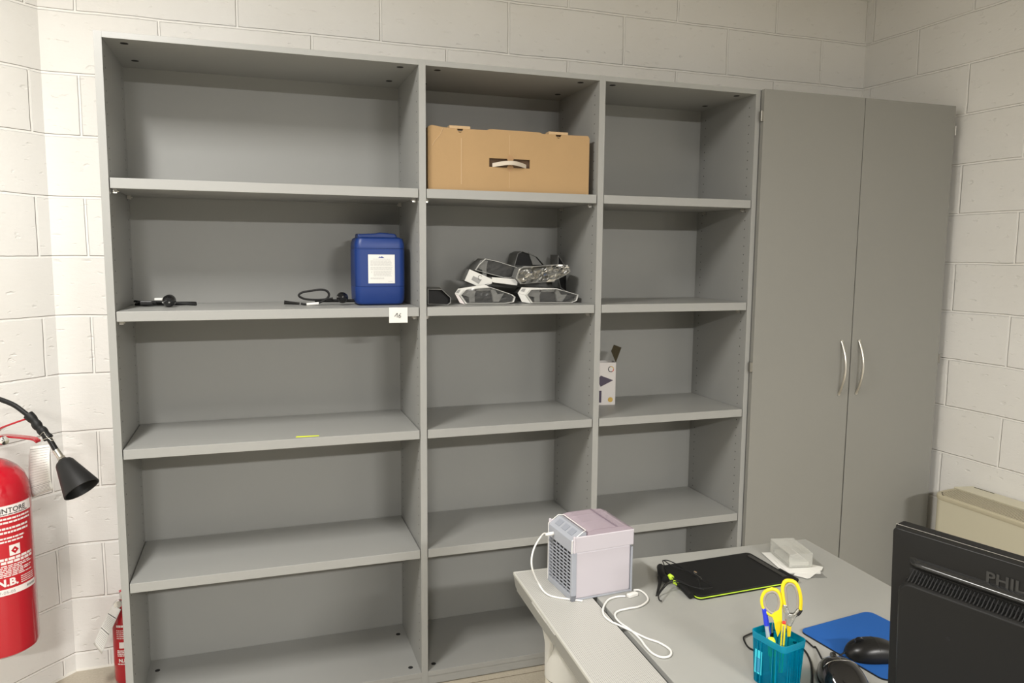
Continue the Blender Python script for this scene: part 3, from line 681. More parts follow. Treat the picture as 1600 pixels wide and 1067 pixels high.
mb = MB(); put_text(mb, 'PHILIPS', .0225, lambda x, y, z: MP(.141 + x * 1.12, .040 - y, .0042 + z), extrude=.0006, bold=.0005); mb.obj('embossed_lettering', MONE, bkp)
mb = MB(); q = MP(MW / 2, MH * .62, .026); mb.loft([[Vector((q.x, q.y, 0)) + ev * a + nb * b + Vector((0, 0, z)) for a, b in ((-.03, -.01), (.03, -.01), (.03, .02), (-.03, .02))] for z in (DZ + .014, q.z)]); mb.obj('stand_neck', BLKM, mo, bevel=.003)
mb = MB(); mb.loft([[Vector((q.x, q.y, 0)) + ev * (a * k) + nb * (b * k - .03) + Vector((0, 0, z)) for a, b in rrect(.24, .18, .04)] for z, k in ((DZ, 1), (DZ + .012, .97), (DZ + .015, .9))]); mb.obj('stand_base', BLKM, mo)
mb = MB(); mb.prism([MP(.015, .015, -.0302), MP(MW - .015, .015, -.0302), MP(MW - .015, MH - .02, -.0302), MP(.015, MH - .02, -.0302)], -nb2 * .0004); mb.obj('screen', BLKG, mo)

# ------------------------------------------------------------------ fan convector on the right wall
cvz = .562
cv = thing('convector_heater', (3.06, -.9, 0), 'beige floor-standing convector heater with slatted top grille below the right wall', 'heater')
cx0 = 2.952
def CP(l, o, z): # l along the wall from its left end, o out from the wall (0..0.215)
    base = CR + DR * .680; return base + DR * l + Vector((-DR.y, DR.x, 0)) * 0 + Vector((-.9989, -.047, 0)) * (o + .006) + Vector((0, 0, z))
CLn, COut = 1.5, .215
def capsule(o0, o1, l0, l1, z, r=.10, rl=.05):
    pts = []
    for a in range(0, 7): th = PI / 2 * a / 6; pts.append((l0 + rl - rl * math.cos(th) if 0 else l0 + rl * (1 - math.sin(th)), o1 - r * (1 - math.cos(th))))
    P = [(l1, o0), (l1, o1)] + [(l, o) for l, o in pts] + [(l0, o0)]
    return [CP(l, o, z) for l, o in P]
mb = MB(); mb.loft([capsule(0, COut, 0, CLn, z) for z in (.05, cvz - .022)]); mb.obj('casing', CONV, cv, smooth=True)
mb = MB(); mb.loft([capsule(0, COut + d_, -d_, CLn, z) for z, d_ in ((cvz - .0215, .001), (cvz - .016, .003), (cvz - .006, .002), (cvz - .004, -.002))]); mb.obj('top_cap', CONVT, cv, smooth=True)
mb = MB(); mb.prism([CP(.02, .085, cvz - .0038), CP(CLn, .085, cvz - .0038), CP(CLn, COut - .008, cvz - .0038), CP(.05, COut - .008, cvz - .0038), CP(.02, COut - .04, cvz - .0038)], (0, 0, .0004)); gv = mb.obj('grille_void_shade', mat('grille_shade', (.09, .075, .045), .8), cv)  # dark plate under the slats, shade of the gaps put into its colour
for k in range(11):
    o_ = .088 + k * .0116; l0 = .006 + max(0, (o_ - .12)) ** 2 * 7
    mb = MB(); mb.prism([CP(l0, o_, cvz - .0035), CP(l0, o_ + .0045, cvz - .0035), CP(l0 + .001, o_ + .0045, cvz - .0022), CP(l0 + .001, o_, cvz - .0022)], DR * (CLn - l0 - .005)); mb.obj('grille_slat', CONVT, gv)
mb = MB(); mb.prism([CP(.02, .002, cvz - .0036), CP(CLn, .002, cvz - .0036), CP(CLn, .082, cvz - .0036), CP(.0, .082, cvz - .0036)], (0, 0, .0062)); fl_ = mb.obj('control_flap', CONV, cv, bevel=.001)
mb = MB(); mb.prism([CP(.035, .008, cvz + .0027), CP(.12, .008, cvz + .0027), CP(.12, .013, cvz + .0027), CP(.035, .013, cvz + .0027)], (0, 0, .0005)); mb.obj('flap_slot', HOLE, fl_)
mb = MB(); mb.box((0, 0, 0), (.001, .001, .001), TR(3.1, -.3, .0)); mb.bm.clear(); mb.prism([CP(.03, .02, 0), CP(CLn - .03, .02, 0), CP(CLn - .03, COut - .03, 0), CP(.03, COut - .03, 0)], (0, 0, .05)); mb.obj('foot', METD, cv)

# ------------------------------------------------------------------ large fire extinguisher on the left wall
AX = Vector((-.354, .128, 0)); RR = .099
th0 = math.atan2(CAM.y - AX.y, CAM.x - AX.x)
fe = thing('fire_extinguisher', (AX.x, AX.y, .30), 'large red fire extinguisher with black hose and horn hung on the left wall', 'fire extinguisher')
mb = MB(); mb.lathe([(0, .288), (.085, .288), (.096, .296), (RR, .31), (RR, .765), (.096, .795), (.086, .825), (.068, .848), (.045, .865), (.028, .873), (.023, .88), (.023, .905), (0, .905)], (AX.x, AX.y, 0), n=64); body = mb.obj('cylinder', RED, fe, smooth=True)
def LP(r):   # wraps flat lettering round the cylinder; x=0 is the label's left edge
    return lambda x, y, z: Vector((AX.x + (RR + r + z) * math.cos(th0 + (x - .012) / RR), AX.y + (RR + r + z) * math.sin(th0 + (x - .012) / RR), y))
def band(x0, x1, z0, z1, r, m, name, parent, n=24):
    mb = MB(); f = LP(r); mb.loft([[f(x0 + (x1 - x0) * k / n, z, 0) for z in (z0, z1)] for k in range(n + 1)], cap=False, closed=False)
    return mb.obj(name, m, parent, smooth=True)
lab = band(-.13, .128, .503, .755, .0006, REDL, 'label', body, 40)
band(-.13, .128, .722, .752, .0010, LABW, 'title_band', lab, 40)
mb = MB(); put_text(mb, 'ESTINTORE', .0205, lambda x, y, z: LP(.0016)(x * 1.04 - .008, y + .7305, z), extrude=.0001, bold=.0003)
text_rows(mb, .02, .11, .7235, .7285, 1, LP(.0013), 5, 0)
mb.obj('title_lettering', INKD, lab)
mb = MB()
text_rows(mb, .022, .118, .696, .718, 2, LP(.0012), 3, 0, .5)
text_rows(mb, .022, .118, .666, .690, 2, LP(.0012), 4, 0, .5, .5)
text_rows(mb, .022, .118, .640, .660, 2, LP(.0012), 9, 0, .5, .6)
f = LP(.0011); mb.loft([[f(.045 + .03 * k / 4, z, 0) for z in (.600, .632)] for k in range(5)], cap=False, closed=False)
text_rows(mb, -.02, .118, .577, .597, 2, LP(.0012), 6, 0, .75)
text_rows(mb, -.02, .118, .538, .575, 7, LP(.0012), 7, 0, .55, .3)
put_text(mb, 'N.B.', .030, lambda x, y, z: LP(.0016)(x * 1.05 + .008, y + .512, z), extrude=.0001, bold=.0012)
text_rows(mb, .072, .118, .508, .532, 4, LP(.0012), 8, 0, .4)
mb.obj('label_lettering', LABW, lab)
mb = MB(); f = LP(.0016); mb.poly([f(.060 + a, .615 + b, 0) for a, b in ((-.011, 0), (0, -.011), (.011, 0), (0, .011))]); mb.obj('hazard_mark', RED, lab)
band(-.13, .128, .484, .503, .0008, LABW, 'date_band', lab, 40)
mb = MB(); put_text(mb, '07-05-05', .0125, lambda x, y, z: LP(.0016)(x * 1.1 + .005, y + .489, z), extrude=.0001); text_rows(mb, .09, .122, .488, .499, 1, LP(.0012), 2, 0, .6); mb.obj('date_lettering', INK, lab)
mb = MB(); mb.lathe([(.019, .900), (.022, .906), (.022, .925), (.016, .93), (.016, .97), (0, .97)], (AX.x, AX.y, 0), n=24); vl = mb.obj('valve', CHROME, fe, smooth=True)
mb = MB(); mb.lathe([(.0, 0), (.012, 0), (.014, .006), (.012, .014), (0, .016)], at_d(4, 688, 2.20), Vector((.6, -.8, .05)), 16); mb.obj('gauge', CHROME, vl, smooth=True)
dE = 2.22
def lever(pts, wdt, m, nm):
    P = spline([at_d(u, v, dE) for u, v in pts], 5); mb = MB(); side = FW.cross(UP).normalized()
    sd = Vector((FW.x, FW.y, 0)).normalized() * wdt
    rings = []
    for i, p in enumerate(P):
        rings.append([p - sd + Vector((0, 0, .0028)), p + sd + Vector((0, 0, .0028)), p + sd - Vector((0, 0, .0028)), p - sd - Vector((0, 0, .0028))])
    mb.loft(rings); return mb.obj(nm, m, fe, smooth=True, bevel=.0012)
lever([(-14, 690), (-6, 676), (4, 668), (22, 661), (42, 654)], .012, RED, 'lever')
lever([(-12, 684), (4, 681), (25, 682), (45, 684), (55, 686), (60, 690)], .012, RED, 'carry_handle')
mb = MB(); mb.tube([at_d(u, v, dE) for u, v in ((-12, 700), (-12, 680), (-10, 668))], .014, 12); mb.obj('valve_body', RED, fe, smooth=True)
mb = MB(); mb.tube([at_d(u, v, dd_) for u, v, dd_ in ((-14, 690, 2.22), (-45, 685, 2.2), (-70, 655, 2.17), (-55, 625, 2.14), (-25, 617, 2.12), (0, 624, 2.12), (22, 633, 2.12), (40, 646, 2.12), (50, 654, 2.12))], .0068, 12, smooth=8); mb.obj('hose', RUB, fe, smooth=True)
dH = 2.12
def atH(u, v): return at_d(u, v, dH)
gp = [atH(u, v) for u, v in ((44, 648), (53, 657), (60, 667), (68, 675), (76, 685))]
mb = MB(); GP = spline(gp, 8)
mb.tube(GP, lambda t: (.0135 if t < .12 else .0105 + .0028 * abs(math.sin(t * PI * 3.6))), 16); mb.obj('hose_grip', RUB, fe, smooth=True)
mb = MB(); mb.tube([atH(76, 684), atH(88, 704)], .0075, 14); mb.obj('hose_end', BLK, fe, smooth=True)
mb = MB(); mb.tube([atH(87, 703), atH(96, 716)], .0088, 18); mb.tube([atH(95, 714), atH(97, 717.5)], .0115, 6); mb.obj('coupling', STEEL, fe, smooth=True)
h0, h1_ = atH(98, 719), atH(124, 762) + Vector((.01, -.02, 0)); dv = h1_ - h0; hl_ = dv.length
mb = MB(); mb.lathe([(.010, -.004), (.013, .0), (.020, .004), (.024, .010), (.0465, hl_ * .93), (.048, hl_), (.044, hl_), (.022, .012), (.0, .012)], h0, dv, 40, cap=False); mb.obj('horn', BLKM, fe, smooth=True)
mb = MB(); mb.tube([at_d(u, v, 2.1) for u, v in ((60, 686), (63, 680), (68, 675), (72, 681), (80, 688), (85, 686), (80, 684), (66, 687))], .0007, 6, smooth=4); mb.obj('safety_wire', STEEL, fe)
mb = MB(); mb.box((-.02, .095, .55), (.02, .135, .62), Matrix.Translation((AX.x, AX.y, 0)) @ Matrix.Rotation(math.radians(47), 4, 'Z')); mb.obj('wall_bracket', METD, fe)
# service tag
def sheet(name, corners, dists, bow, label, m=PAPER, parent=None):
    (a, b, c_, d_) = [at_d(u, v, q) for (u, v), q in zip(corners, dists)]   # tl tr br bl
    nrm = (b - a).cross(d_ - a).normalized()
    if nrm.dot(CAM - a) < 0: nrm = -nrm
    def f(x, y, z=0): p = a.lerp(b, x).lerp(d_.lerp(c_, x), y); return p + nrm * (bow * math.sin(PI * y) + z)
    mb = MB(); mb.loft([[f(x, y / 12, .0) for x in (0, .25, .5, .75, 1)] for y in range(13)], cap=False, closed=False)
    o = mb.obj(name, m, parent, smooth=True); sm = o.modifiers.new('thick', 'SOLIDIFY'); sm.thickness = .0004; sm.offset = -1
    return o, f
it = thing('service_tag', at_d(65, 700, 2.3), 'white printed service tag hanging behind the large extinguisher horn', 'tag')
o, f = sheet('card', ((47, 698), (79, 694), (83, 765), (50, 777)), (2.33, 2.33, 2.33, 2.33), .012, '', PAPER, it)
mb = MB()
def quad(x0, x1, y0, y1, z=.0006):
    n = 6; mb.loft([[f(x0 + (x1 - x0) * k / n, y, z) for y in (y0, y1)] for k in range(n + 1)], cap=False, closed=False)
for k in range(14): quad(.08, .92, .10 + k * .052, .105 + k * .052)
for x in (.08, .55, .915): quad(x, x + .008, .1, .78)
for k in range(5): quad(.1, .9, .84 + k * .028, .85 + k * .028)
quad(.02, .98, .05, .062); quad(.04, .96, .80, .812)
mb.obj('printed_grid', INK, o)

# ------------------------------------------------------------------ small extinguisher on the floor behind the shelving's left side
SX = Vector((-.052, .352, 0)); r2 = .040
fs = thing('fire_extinguisher', (SX.x, SX.y, 0), 'small red fire extinguisher standing on the floor behind the left shelf side', 'fire extinguisher')
q = at_y(180, 1030, SX.y)
mb = MB(); mb.lathe([(0, 0), (.030, 0), (.037, .006), (r2, .02), (r2, .235), (.035, .262), (.022, .280), (.012, .286), (.012, .300), (0, .300)], (SX.x, SX.y, 0), n=40); sb = mb.obj('cylinder', RED, fs, smooth=True)
t1 = math.atan2(CAM.y - SX.y, CAM.x - SX.x)
def LQ(r): return lambda x, y, z: Vector((SX.x + (r2 + r + z) * math.cos(t1 + (x) / r2), SX.y + (r2 + r + z) * math.sin(t1 + x / r2), y))
mb = MB(); f = LQ(.0005); mb.loft([[f(-.055 + .11 * k / 20, z, 0) for z in (.075, .225)] for k in range(21)], cap=False, closed=False); l2 = mb.obj('label', REDL, sb, smooth=True)
mb = MB(); text_rows(mb, -.03, .035, .212, .222, 1, LQ(.001), 3, 0, .8); text_rows(mb, -.03, .035, .170, .205, 5, LQ(.001), 4, 0, .4)
f = LQ(.001); mb.loft([[f(-.022 + .016 * k / 4, z, 0) for z in (.138, .160)] for k in range(5)], cap=False, closed=False)
text_rows(mb, -.03, .035, .108, .132, 4, LQ(.001), 5, 0, .6); put_text(mb, 'N.B.', .017, lambda x, y, z: LQ(.001)(x - .026, y + .088, z), extrude=.0001, bold=.0008); text_rows(mb, -.03, .035, .078, .084, 1, LQ(.001), 6, 0, .6)
mb.obj('label_lettering', LABW, l2)
mb = MB(); mb.lathe([(.010, .298), (.014, .304), (.014, .33), (0, .335)], (SX.x, SX.y, 0), n=20); mb.obj('valve', CHROME, fs, smooth=True)
mb = MB(); mb.tube([(SX.x + .03, SX.y - .01, .345), (SX.x + .005, SX.y - .01, .335), (SX.x - .012, SX.y - .012, .33)], .004, 8); mb.obj('lever', RED, fs, smooth=True)
mb = MB(); qg = at_y(184, 943, SX.y - .05); mb.lathe([(0, 0), (.013, 0), (.0145, .004), (.012, .012), (0, .012)], qg, Vector((.2, -1, .1)), 20); mb.lathe([(.003, -.03), (.003, 0)], qg, Vector((.0, -1, 0)), 8); mb.obj('gauge', CHROME, fs, smooth=True)
its = thing('service_tag', at_y(175, 960, SX.y - .06), 'long white service tag slanting down from the small extinguisher gauge', 'tag')
dd_ = (at_y(184, 950, SX.y - .065) - CAM).dot(FW)
o, f = sheet('card', ((175, 945), (189, 952), (159, 1022), (146, 1006)), (dd_, dd_, dd_ - .02, dd_ - .02), .006, '', PAPER, its)
mb = MB()
quad(.05, .95, .20, .215); quad(.05, .95, .555, .57)
mb.obj('printed_bars', INKD, o)
mb = MB()
for k in range(9): quad(.12, .85, .25 + k * .032, .257 + k * .032)
for k in range(8): quad(.12, .85, .62 + k * .04, .628 + k * .04)
mb.obj('printed_lines', INK, o)

# ------------------------------------------------------------------ cardboard box on the top shelf of the middle bay
y0 = .022; Z1 = SZ[0]
bxa = at_y(667, 300, y0).x + .004; bxb = 1.5205; bz0 = Z1; bz1 = 1.898; yb = .33
cb = thing('cardboard_box', ((bxa + bxb) / 2, .17, bz0), 'brown cardboard box with a white plastic carry handle on the top middle shelf', 'box')
mb = MB()
xs0, xs1 = 1.158, 1.302     # handle slot
hz0, hz1 = 1.779, 1.808
th = .004
# front wall with real slot and half-round notches in the top edge
def wallpiece(x0, z0, x1, z1): mb.box((x0, y0, z0), (x1, y0 + th, z1))
wallpiece(bxa, bz0, bxb, hz0); wallpiece(bxa, hz0, xs0, hz1); wallpiece(xs1, hz0, bxb, hz1)
top_pts = [(bxa, hz1)]
n1, n2 = 1.058, 1.405
def notch(c): return [(c - .012, bz1 - .001)] + [(c + .010 * math.cos(PI + PI * k / 8), bz1 - .001 + .012 * math.sin(PI + PI * k / 8)) for k in range(9)] + [(c + .012, bz1 - .001)]
P = [(bxb, hz1), (bxb, bz1 - .008), (bxb - .006, bz1 + .001)] + notch(n2)[::-1] + [(1.345, bz1 - .001), (1.335, bz1 + .003), (1.16, bz1 + .004), (1.15, bz1)] + notch(n1)[::-1] + [(1.03, bz1 - .001), (1.0, bz1 + .001), (bxa + .012, bz1 + .006), (bxa, bz1), (bxa, hz1)]
mb.prism([(x, y0, z) for x, z in P], (0, th, 0))
mb.obj('front_wall', CARD, cb)
mb = MB(); mb.box((bxa, y0 + th, bz0), (bxa + th, yb, bz1 - .001)); mb.box((bxb - th, y0 + th, bz0), (bxb, yb, bz1 - .004)); mb.box((bxa + th, yb - th, bz0), (bxb - th, yb, bz1 - .004)); mb.box((bxa + th, y0 + th, bz0), (bxb - th, yb - th, bz0 + th)); mb.obj('walls', CARD, cb)
mb = MB(); mb.box((bxa + th, y0 + th + .001, bz1 - .010), (bxb - th, yb - th, bz1 - .007)); mb.obj('lid', CARD, cb)
for c in (n1, n2):
    mb = MB(); mb.box((c - .036, y0 - .001, bz1 - .001), (c + .034, y0 + .030, bz1 + .008)); mb.obj('locking_tab', CARDE, cb)
mb = MB()
mb.box((1.0605, y0 - .0012, bz0 + .02), (1.0635, y0, bz1 - .03))
P = [(1.001, bz1 - .002), (.990, bz1 - .025), (.975, bz1 - .042), (.965, bz1 - .060)]
mb.obj('crease', CARDE, cb); mb = MB(); mb.tube([(x, y0 - .0002, z) for x, z in P], .0012, 6, smooth=4); mb.obj('crease', CARDE, cb); mb = MB()
mb.box((1.228, y0 - .0006, bz0 + .012), (1.2295, y0, hz0 - .012)); mb.box((1.228, y0 - .0006, hz1 + .015), (1.2295, y0, bz1 - .012))
mb.obj('crease', CARDE, cb)
mb = MB(); mb.disc((1.232, y0 - .0006, hz1 + .001), (0, 1, 0), .0115, .0008, 20); mb.disc((1.232, y0 - .0006, hz0 - .001), (0, 1, 0), .0115, .0008, 20); mb.obj('finger_notch', mat('shaded_cardboard_inner', (.36, .22, .11), .85), cb)
mb = MB(); P = []
n = 14
for k in range(n + 1):
    t = k / n; x = xs0 + .012 + (xs1 - xs0 - .024) * t; P.append((x, y0 + .004 - .022 * math.sin(PI * t), hz0 + .006 + .008 * math.sin(PI * t)))
rings = [[Vector(p) + Vector((0, a, b)) for a, b in ((-.0015, -.007), (.0015, -.007), (.0015, .007), (-.0015, .007))] for p in P]
mb.loft(rings); mb.obj('carry_handle', mat('off_white_handle', (.50, .44, .36), .4), cb, smooth=True, bevel=.001)
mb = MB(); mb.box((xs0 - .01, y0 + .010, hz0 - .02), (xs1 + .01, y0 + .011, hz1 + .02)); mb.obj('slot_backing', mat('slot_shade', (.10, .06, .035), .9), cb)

# ------------------------------------------------------------------ blue jerrycan
Z2 = SZ[1]
jy = .11; jx0, jx1 = at_y(556, 470, jy).x, at_y(634, 470, jy).x; jt = at_y(590, 364, jy + .02).z
jd = .15
jc = thing('jerrycan', ((jx0 + jx1) / 2, jy + jd / 2, Z2), 'blue plastic jerrycan with a white label on the left bay shelf', 'jerrycan')
mb = MB(); jcx = (jx0 + jx1) / 2; jw = jx1 - jx0
def jr(z, w_, dpt, r=.022, ox=0): return [Vector((jcx + ox + x, jy + jd / 2 + y, z)) for x, y in rrect(w_, dpt, min(r, w_ / 2.1, dpt / 2.1), 6)]
jh = jt - Z2
mb.loft([jr(Z2 + .0005, jw - .03, jd - .03), jr(Z2 + .006, jw - .012, jd - .012), jr(Z2 + .018, jw - .003, jd - .003), jr(Z2 + .06, jw, jd), jr(Z2 + .0615, jw - .001, jd - .003), jr(Z2 + .0635, jw - .001, jd - .003), jr(Z2 + .065, jw, jd), jr(Z2 + jh * .77, jw, jd), jr(Z2 + jh * .775, jw - .001, jd - .003), jr(Z2 + jh * .785, jw - .001, jd - .003), jr(Z2 + jh * .79, jw, jd), jr(Z2 + jh * .86, jw - .002, jd), jr(Z2 + jh * .92, jw - .010, jd - .012), jr(Z2 + jh * .945, jw - .03, jd - .04)])
jb = mb.obj('body', BLUE, jc, smooth=True)
mb = MB(); zt_ = Z2 + jh * .95
mb.loft([[Vector((x, y, z)) for x, z in ((jx0 + .012, zt_ - .012), (jx1 - .02, zt_ - .012), (jx1 - .026, jt - .004), (jx1 - .034, jt - .001), (jcx + .004, jt + .002), (jcx - .012, jt - .001), (jx0 + .012, jt - .004))] for y in (jy + .025, jy + .075)]); mb.obj('top_handle', BLUE, jc, bevel=.005)
mb = MB(); mb.lathe([(.024, zt_ - .01), (.024, jt - .004), (.02, jt - .001), (0, jt - .001)], (jx0 + .042, jy + .14, 0), n=28); mb.obj('screw_cap', BLUE, jc, smooth=True)
la, lb2 = at_y(575, 397.5, jy), at_y(617, 442.5, jy)
mb = MB(); mb.box((la.x, jy - .0012, lb2.z), (lb2.x, jy - .0004, la.z)); lbl = mb.obj('label', PAPER, jc)
lw, lh = lb2.x - la.x, la.z - lb2.z
fl2 = lambda x, y, z: Vector((la.x + x * lw, jy - .0014 - z, lb2.z + y * lh))
mb = MB()
text_rows(mb, .18, .82, .825, .85, 1, fl2, 1, 0, .5); text_rows(mb, .08, .93, .60, .80, 6, fl2, 2, 0, .42, .1); text_rows(mb, .08, .93, .46, .57, 4, fl2, 3, 0, .42, .05)
text_rows(mb, .20, .93, .24, .44, 6, fl2, 4, 0, .40, .2); text_rows(mb, .08, .6, .14, .21, 2, fl2, 5, 0, .45); text_rows(mb, .75, .92, .05, .09, 1, fl2, 6, 0, .4); text_rows(mb, .11, .14, .36, .42, 2, fl2, 8, 0, .7)
mb.obj('fine_print', mat('faint_print', (.42, .42, .41), .8), lbl)
mb = MB(); mb.poly([fl2(x, y, 0) for x, y in ((.38, .88), (.44, .935), (.47, .90), (.40, .88))]); mb.poly([fl2(x, y, 0) for x, y in ((.44, .885), (.50, .94), (.54, .925), (.61, .88))]); mb.obj('logo', INKB, lbl)

# ------------------------------------------------------------------ number card "16"
a, b = at_y(608, 480.5, -.003), at_y(637, 504, -.003)
tg = thing('number_card', ((a.x + b.x) / 2, -.002, b.z), 'white card handwritten 16 stuck on the shelf edge below the jerrycan', 'card')
mb = MB(); mb.box((a.x, -.0022, b.z), (b.x, -.0006, a.z)); nc = mb.obj('paper', PAPER, tg)
mb = MB()
def stroke(pts): mb.tube([at_y(u, v, -.0028) for u, v in pts], .0008, 6, smooth=3)
stroke([(616.5, 494.5), (619, 491), (621, 489)]); stroke([(621, 489), (620.6, 492), (620.5, 496)])
stroke([(626.5, 489.5), (624, 491.5), (622.8, 494), (623.2, 496), (625, 496), (626, 494.6), (625.2, 493), (623.2, 494)])
mb.obj('handwriting', INKD, nc)

# ------------------------------------------------------------------ power cords on the second shelf
pc1 = thing('power_cord', (.12, .2, Z2), 'coiled black power cord at the left end of the shelf', 'power cord')
yy = .17
def Y(l, y): return [at_y(u, v, y) for u, v in l]
def clampz(P, z): return [Vector((p.x, p.y, max(p.z, z))) for p in P]
mb = MB(); zz = Z2 + .0045
mb.tube([(.04, .26, zz), (.07, .24, zz), (.12, .24, zz), (.17, .25, zz), (.205, .27, zz), (.215, .30, zz), (.17, .31, zz), (.10, .30, zz), (.05, .28, zz + .006), (.04, .25, zz + .01), (.07, .22, zz + .008), (.11, .20, zz + .006)], .0040, 10, smooth=6)
mb.tube([(.05, .23, zz + .008), (.08, .235, zz + .008), (.12, .23, zz + .008), (.19, .23, zz + .002), (.225, .22, zz)], .0040, 10, smooth=6)
mb.obj('cord', RUB, pc1, smooth=True)
def plug(parent, c0, direction, up=(0, 0, 1), s=1.0):
    dv = Vector(direction).normalized(); c0 = Vector(c0)
    mb = MB(); mb.lathe([(.0, -.016 * s), (.012 * s, -.016 * s), (.019 * s, -.008 * s), (.0195 * s, .004 * s), (.014 * s, .010 * s), (0, .011 * s)], c0, dv, 24); p = mb.obj('plug', BLKG, parent, smooth=True)
    mb = MB(); sd = dv.cross(Vector(up)).normalized()
    for k in (-1, 1): mb.tube([c0 - dv * .014 * s + sd * k * .0095 * s, c0 - dv * .034 * s + sd * k * .0095 * s], .0024 * s, 10)
    mb.obj('pins', CHROME, p, smooth=True)
    return p
plug(pc1, (.150, .165, Z2 + .0205), (.2, 1, .1))
mb = MB(); mb.box((-.024, -.008, -.006), (.012, .008, .006), Matrix.Translation((.085, .2, Z2 + .012))); mb.obj('connector', BLK, pc1, bevel=.002)
mb = MB(); mb.box((-.02, -.005, -.0035), (.015, .005, .0035), Matrix.Translation((.125, .19, Z2 + .0245))); mb.obj('white_wrap', PAPER, pc1, bevel=.001)
pc2 = thing('power_cord', (.60, .17, Z2), 'black power cord with an upright loop left of the jerrycan', 'power cord')
mb = MB()
lp = [at_y(u, v, .15) for u, v in ((470, 474.5), (480, 475.5), (494, 474), (508, 468.5), (514, 461.5), (511, 455), (502, 452.5), (488, 454), (472, 457), (467, 462), (476, 467), (492, 468.5), (505, 468), (520, 466))]
mb.tube(clampz(lp, Z2 + .004), .0036, 10, smooth=6)
mb.obj('cord', RUB, pc2, smooth=True)
mb = MB(); e0, e1 = clampz([at_y(444, 472.5, .15), at_y(468, 474.5, .15)], Z2 + .007); mb.tube([e0, e0.lerp(e1, .4), e1], lambda t: .0068 - .003 * t, 8); mb.obj('connector', BLK, pc2, smooth=True)
mb = MB(); e0, e1 = clampz([at_y(479, 475.5, .148), at_y(498, 474, .148)], Z2 + .0045); mb.tube([e0, e1], .0048, 10); mb.obj('white_wrap', PAPER, pc2, smooth=True)
mb = MB(); e0, e1 = clampz([at_y(492, 470, .18), at_y(556, 469.5, .18)], Z2 + .0055); mb.tube([e0, e1], .0052, 10); mb.obj('second_cord_run', RUB, pc2, smooth=True)
plug(pc2, at_y(535, 465, .15), (.35, 1, -.15), s=.95)

# ------------------------------------------------------------------ wrapped packages
PK = 0
def package(pts, y, depth, label, rot=0, inner=True, sleeve=TRAY, rim=PAPER, film=FILM, details=0, drift=(0, 0), bottom=None):
    """hexagonal-profile pulp tray in clear film; pts = outline of the front end"""
    P = [at_y(u, v, y) for u, v in pts]
    if bottom is not None:
        zm = min(p.z for p in P); P = [p + Vector((0, 0, bottom - zm)) for p in P]
    cen = sum(P, Vector()) / len(P)
    t_ = thing('wrapped_package', (cen.x, y + depth / 2, min(p.z for p in P)), label, 'package', 'wrapped packages on the middle bay shelf')
    vec = Vector((drift[0], depth, drift[1]))
    shr = [cen + (p - cen) * .935 for p in P]
    mb = MB(); n = len(P)
    # sleeve walls (hollow at the front), closed at the back
    A = [mb.v(p) for p in P]; B = [mb.v(p + vec) for p in P]; I = [mb.v(p) for p in shr]; J = [mb.v(p + vec * .12) for p in shr]
    for i in range(n):
        j = (i + 1) % n
        mb.mi = 0; mb.face([A[i], A[j], B[j], B[i]]); mb.mi = 1; mb.face([A[i], A[j], I[j], I[i]]); mb.mi = 0; mb.face([I[i], I[j], J[j], J[i]])
    mb.face(B)
    sl = mb.obj('sleeve', [sleeve, rim], t_)
    mb = MB(); mb.prism([p + vec * .115 for p in shr], vec * .01); mb.obj('content', BLKM, t_)
    if details:
        x0 = min(p.x for p in shr); x1 = max(p.x for p in shr); z0 = min(p.z for p in shr); z1 = max(p.z for p in shr); w_ = x1 - x0; h_ = z1 - z0
        for c in details:
            mb = MB(); q = [(x0 + w_ * a, z0 + h_ * b) for a, b in c]
            mb.prism([(x, y + depth * .05, z) for x, z in q], (0, depth * .06, 0)); mb.obj('tray_lug', TRAY, t_)
    if film:
        mb = MB(); nx, nz = (22, 8) if film is CRINK else (14, 6); r = random.Random(len(pts) * 7 + int(y * 1000) + int(cen.x * 977))
        x0 = min(p.x for p in P); x1 = max(p.x for p in P)
        def span(x):
            zs = []
            for i in range(n):
                a, b = P[i], P[(i + 1) % n]
                if (a.x - x) * (b.x - x) <= 0 and abs(a.x - b.x) > 1e-6: t = (x - a.x) / (b.x - a.x); zs.append(a.z + (b.z - a.z) * t)
            return (min(zs), max(zs)) if zs else (cen.z, cen.z)
        G = []
        for i in range(nx + 1):
            x = x0 + (x1 - x0) * (.004 + .992 * i / nx); a, b = span(x)
            G.append([(x, y - .0015 - r.uniform(0, .011 if film is CRINK else .006) * (1 if 0 < j < nz and 0 < i < nx else 0), a + (b - a) * j / nz) for j in range(nz + 1)])
        mb.loft(G, cap=False, closed=False); mb.obj('clear_film', film, t_)
    return t_
lug = [[(.02, .55), (.12, .95), (.30, .92), (.26, .5), (.27, .05), (.17, .03), (.16, .4)], [(.55, .95), (.63, .97), (.70, .55), (.82, .6), (.72, .05), (.62, .06), (.60, .5)], [(.26, .78), (.58, .82), (.58, .95), (.26, .93)]]
package([(717.5, 462), (726, 453), (757, 450), (766, 449.5), (800, 461), (805.5, 465), (803, 473), (791, 475), (727, 475.5)], .115, .17, 'clear wrapped grey tray package at the front left, flat on the shelf', details=lug, sleeve=TRAY, bottom=Z2 + .001, drift=(.03, 0))
package([(821, 461), (828, 452.5), (870, 451.5), (884, 455), (904, 461), (901.5, 470), (894, 473.2), (830, 473.6)], .105, .20, 'clear wrapped grey tray package at the front right, flat on the shelf', details=lug, sleeve=TRAY, bottom=Z2 + .001, drift=(.02, 0))
package([(806, 434.8), (811, 420.3), (816, 418), (873.7, 413.3), (886.8, 414.2), (891.5, 424), (884, 430), (864.3, 439.5), (813.7, 443.7)], .115, .08, 'shiny film wrapped tray package resting on the front right package', details=lug[:2], drift=(.01, 0), film=CRINK)
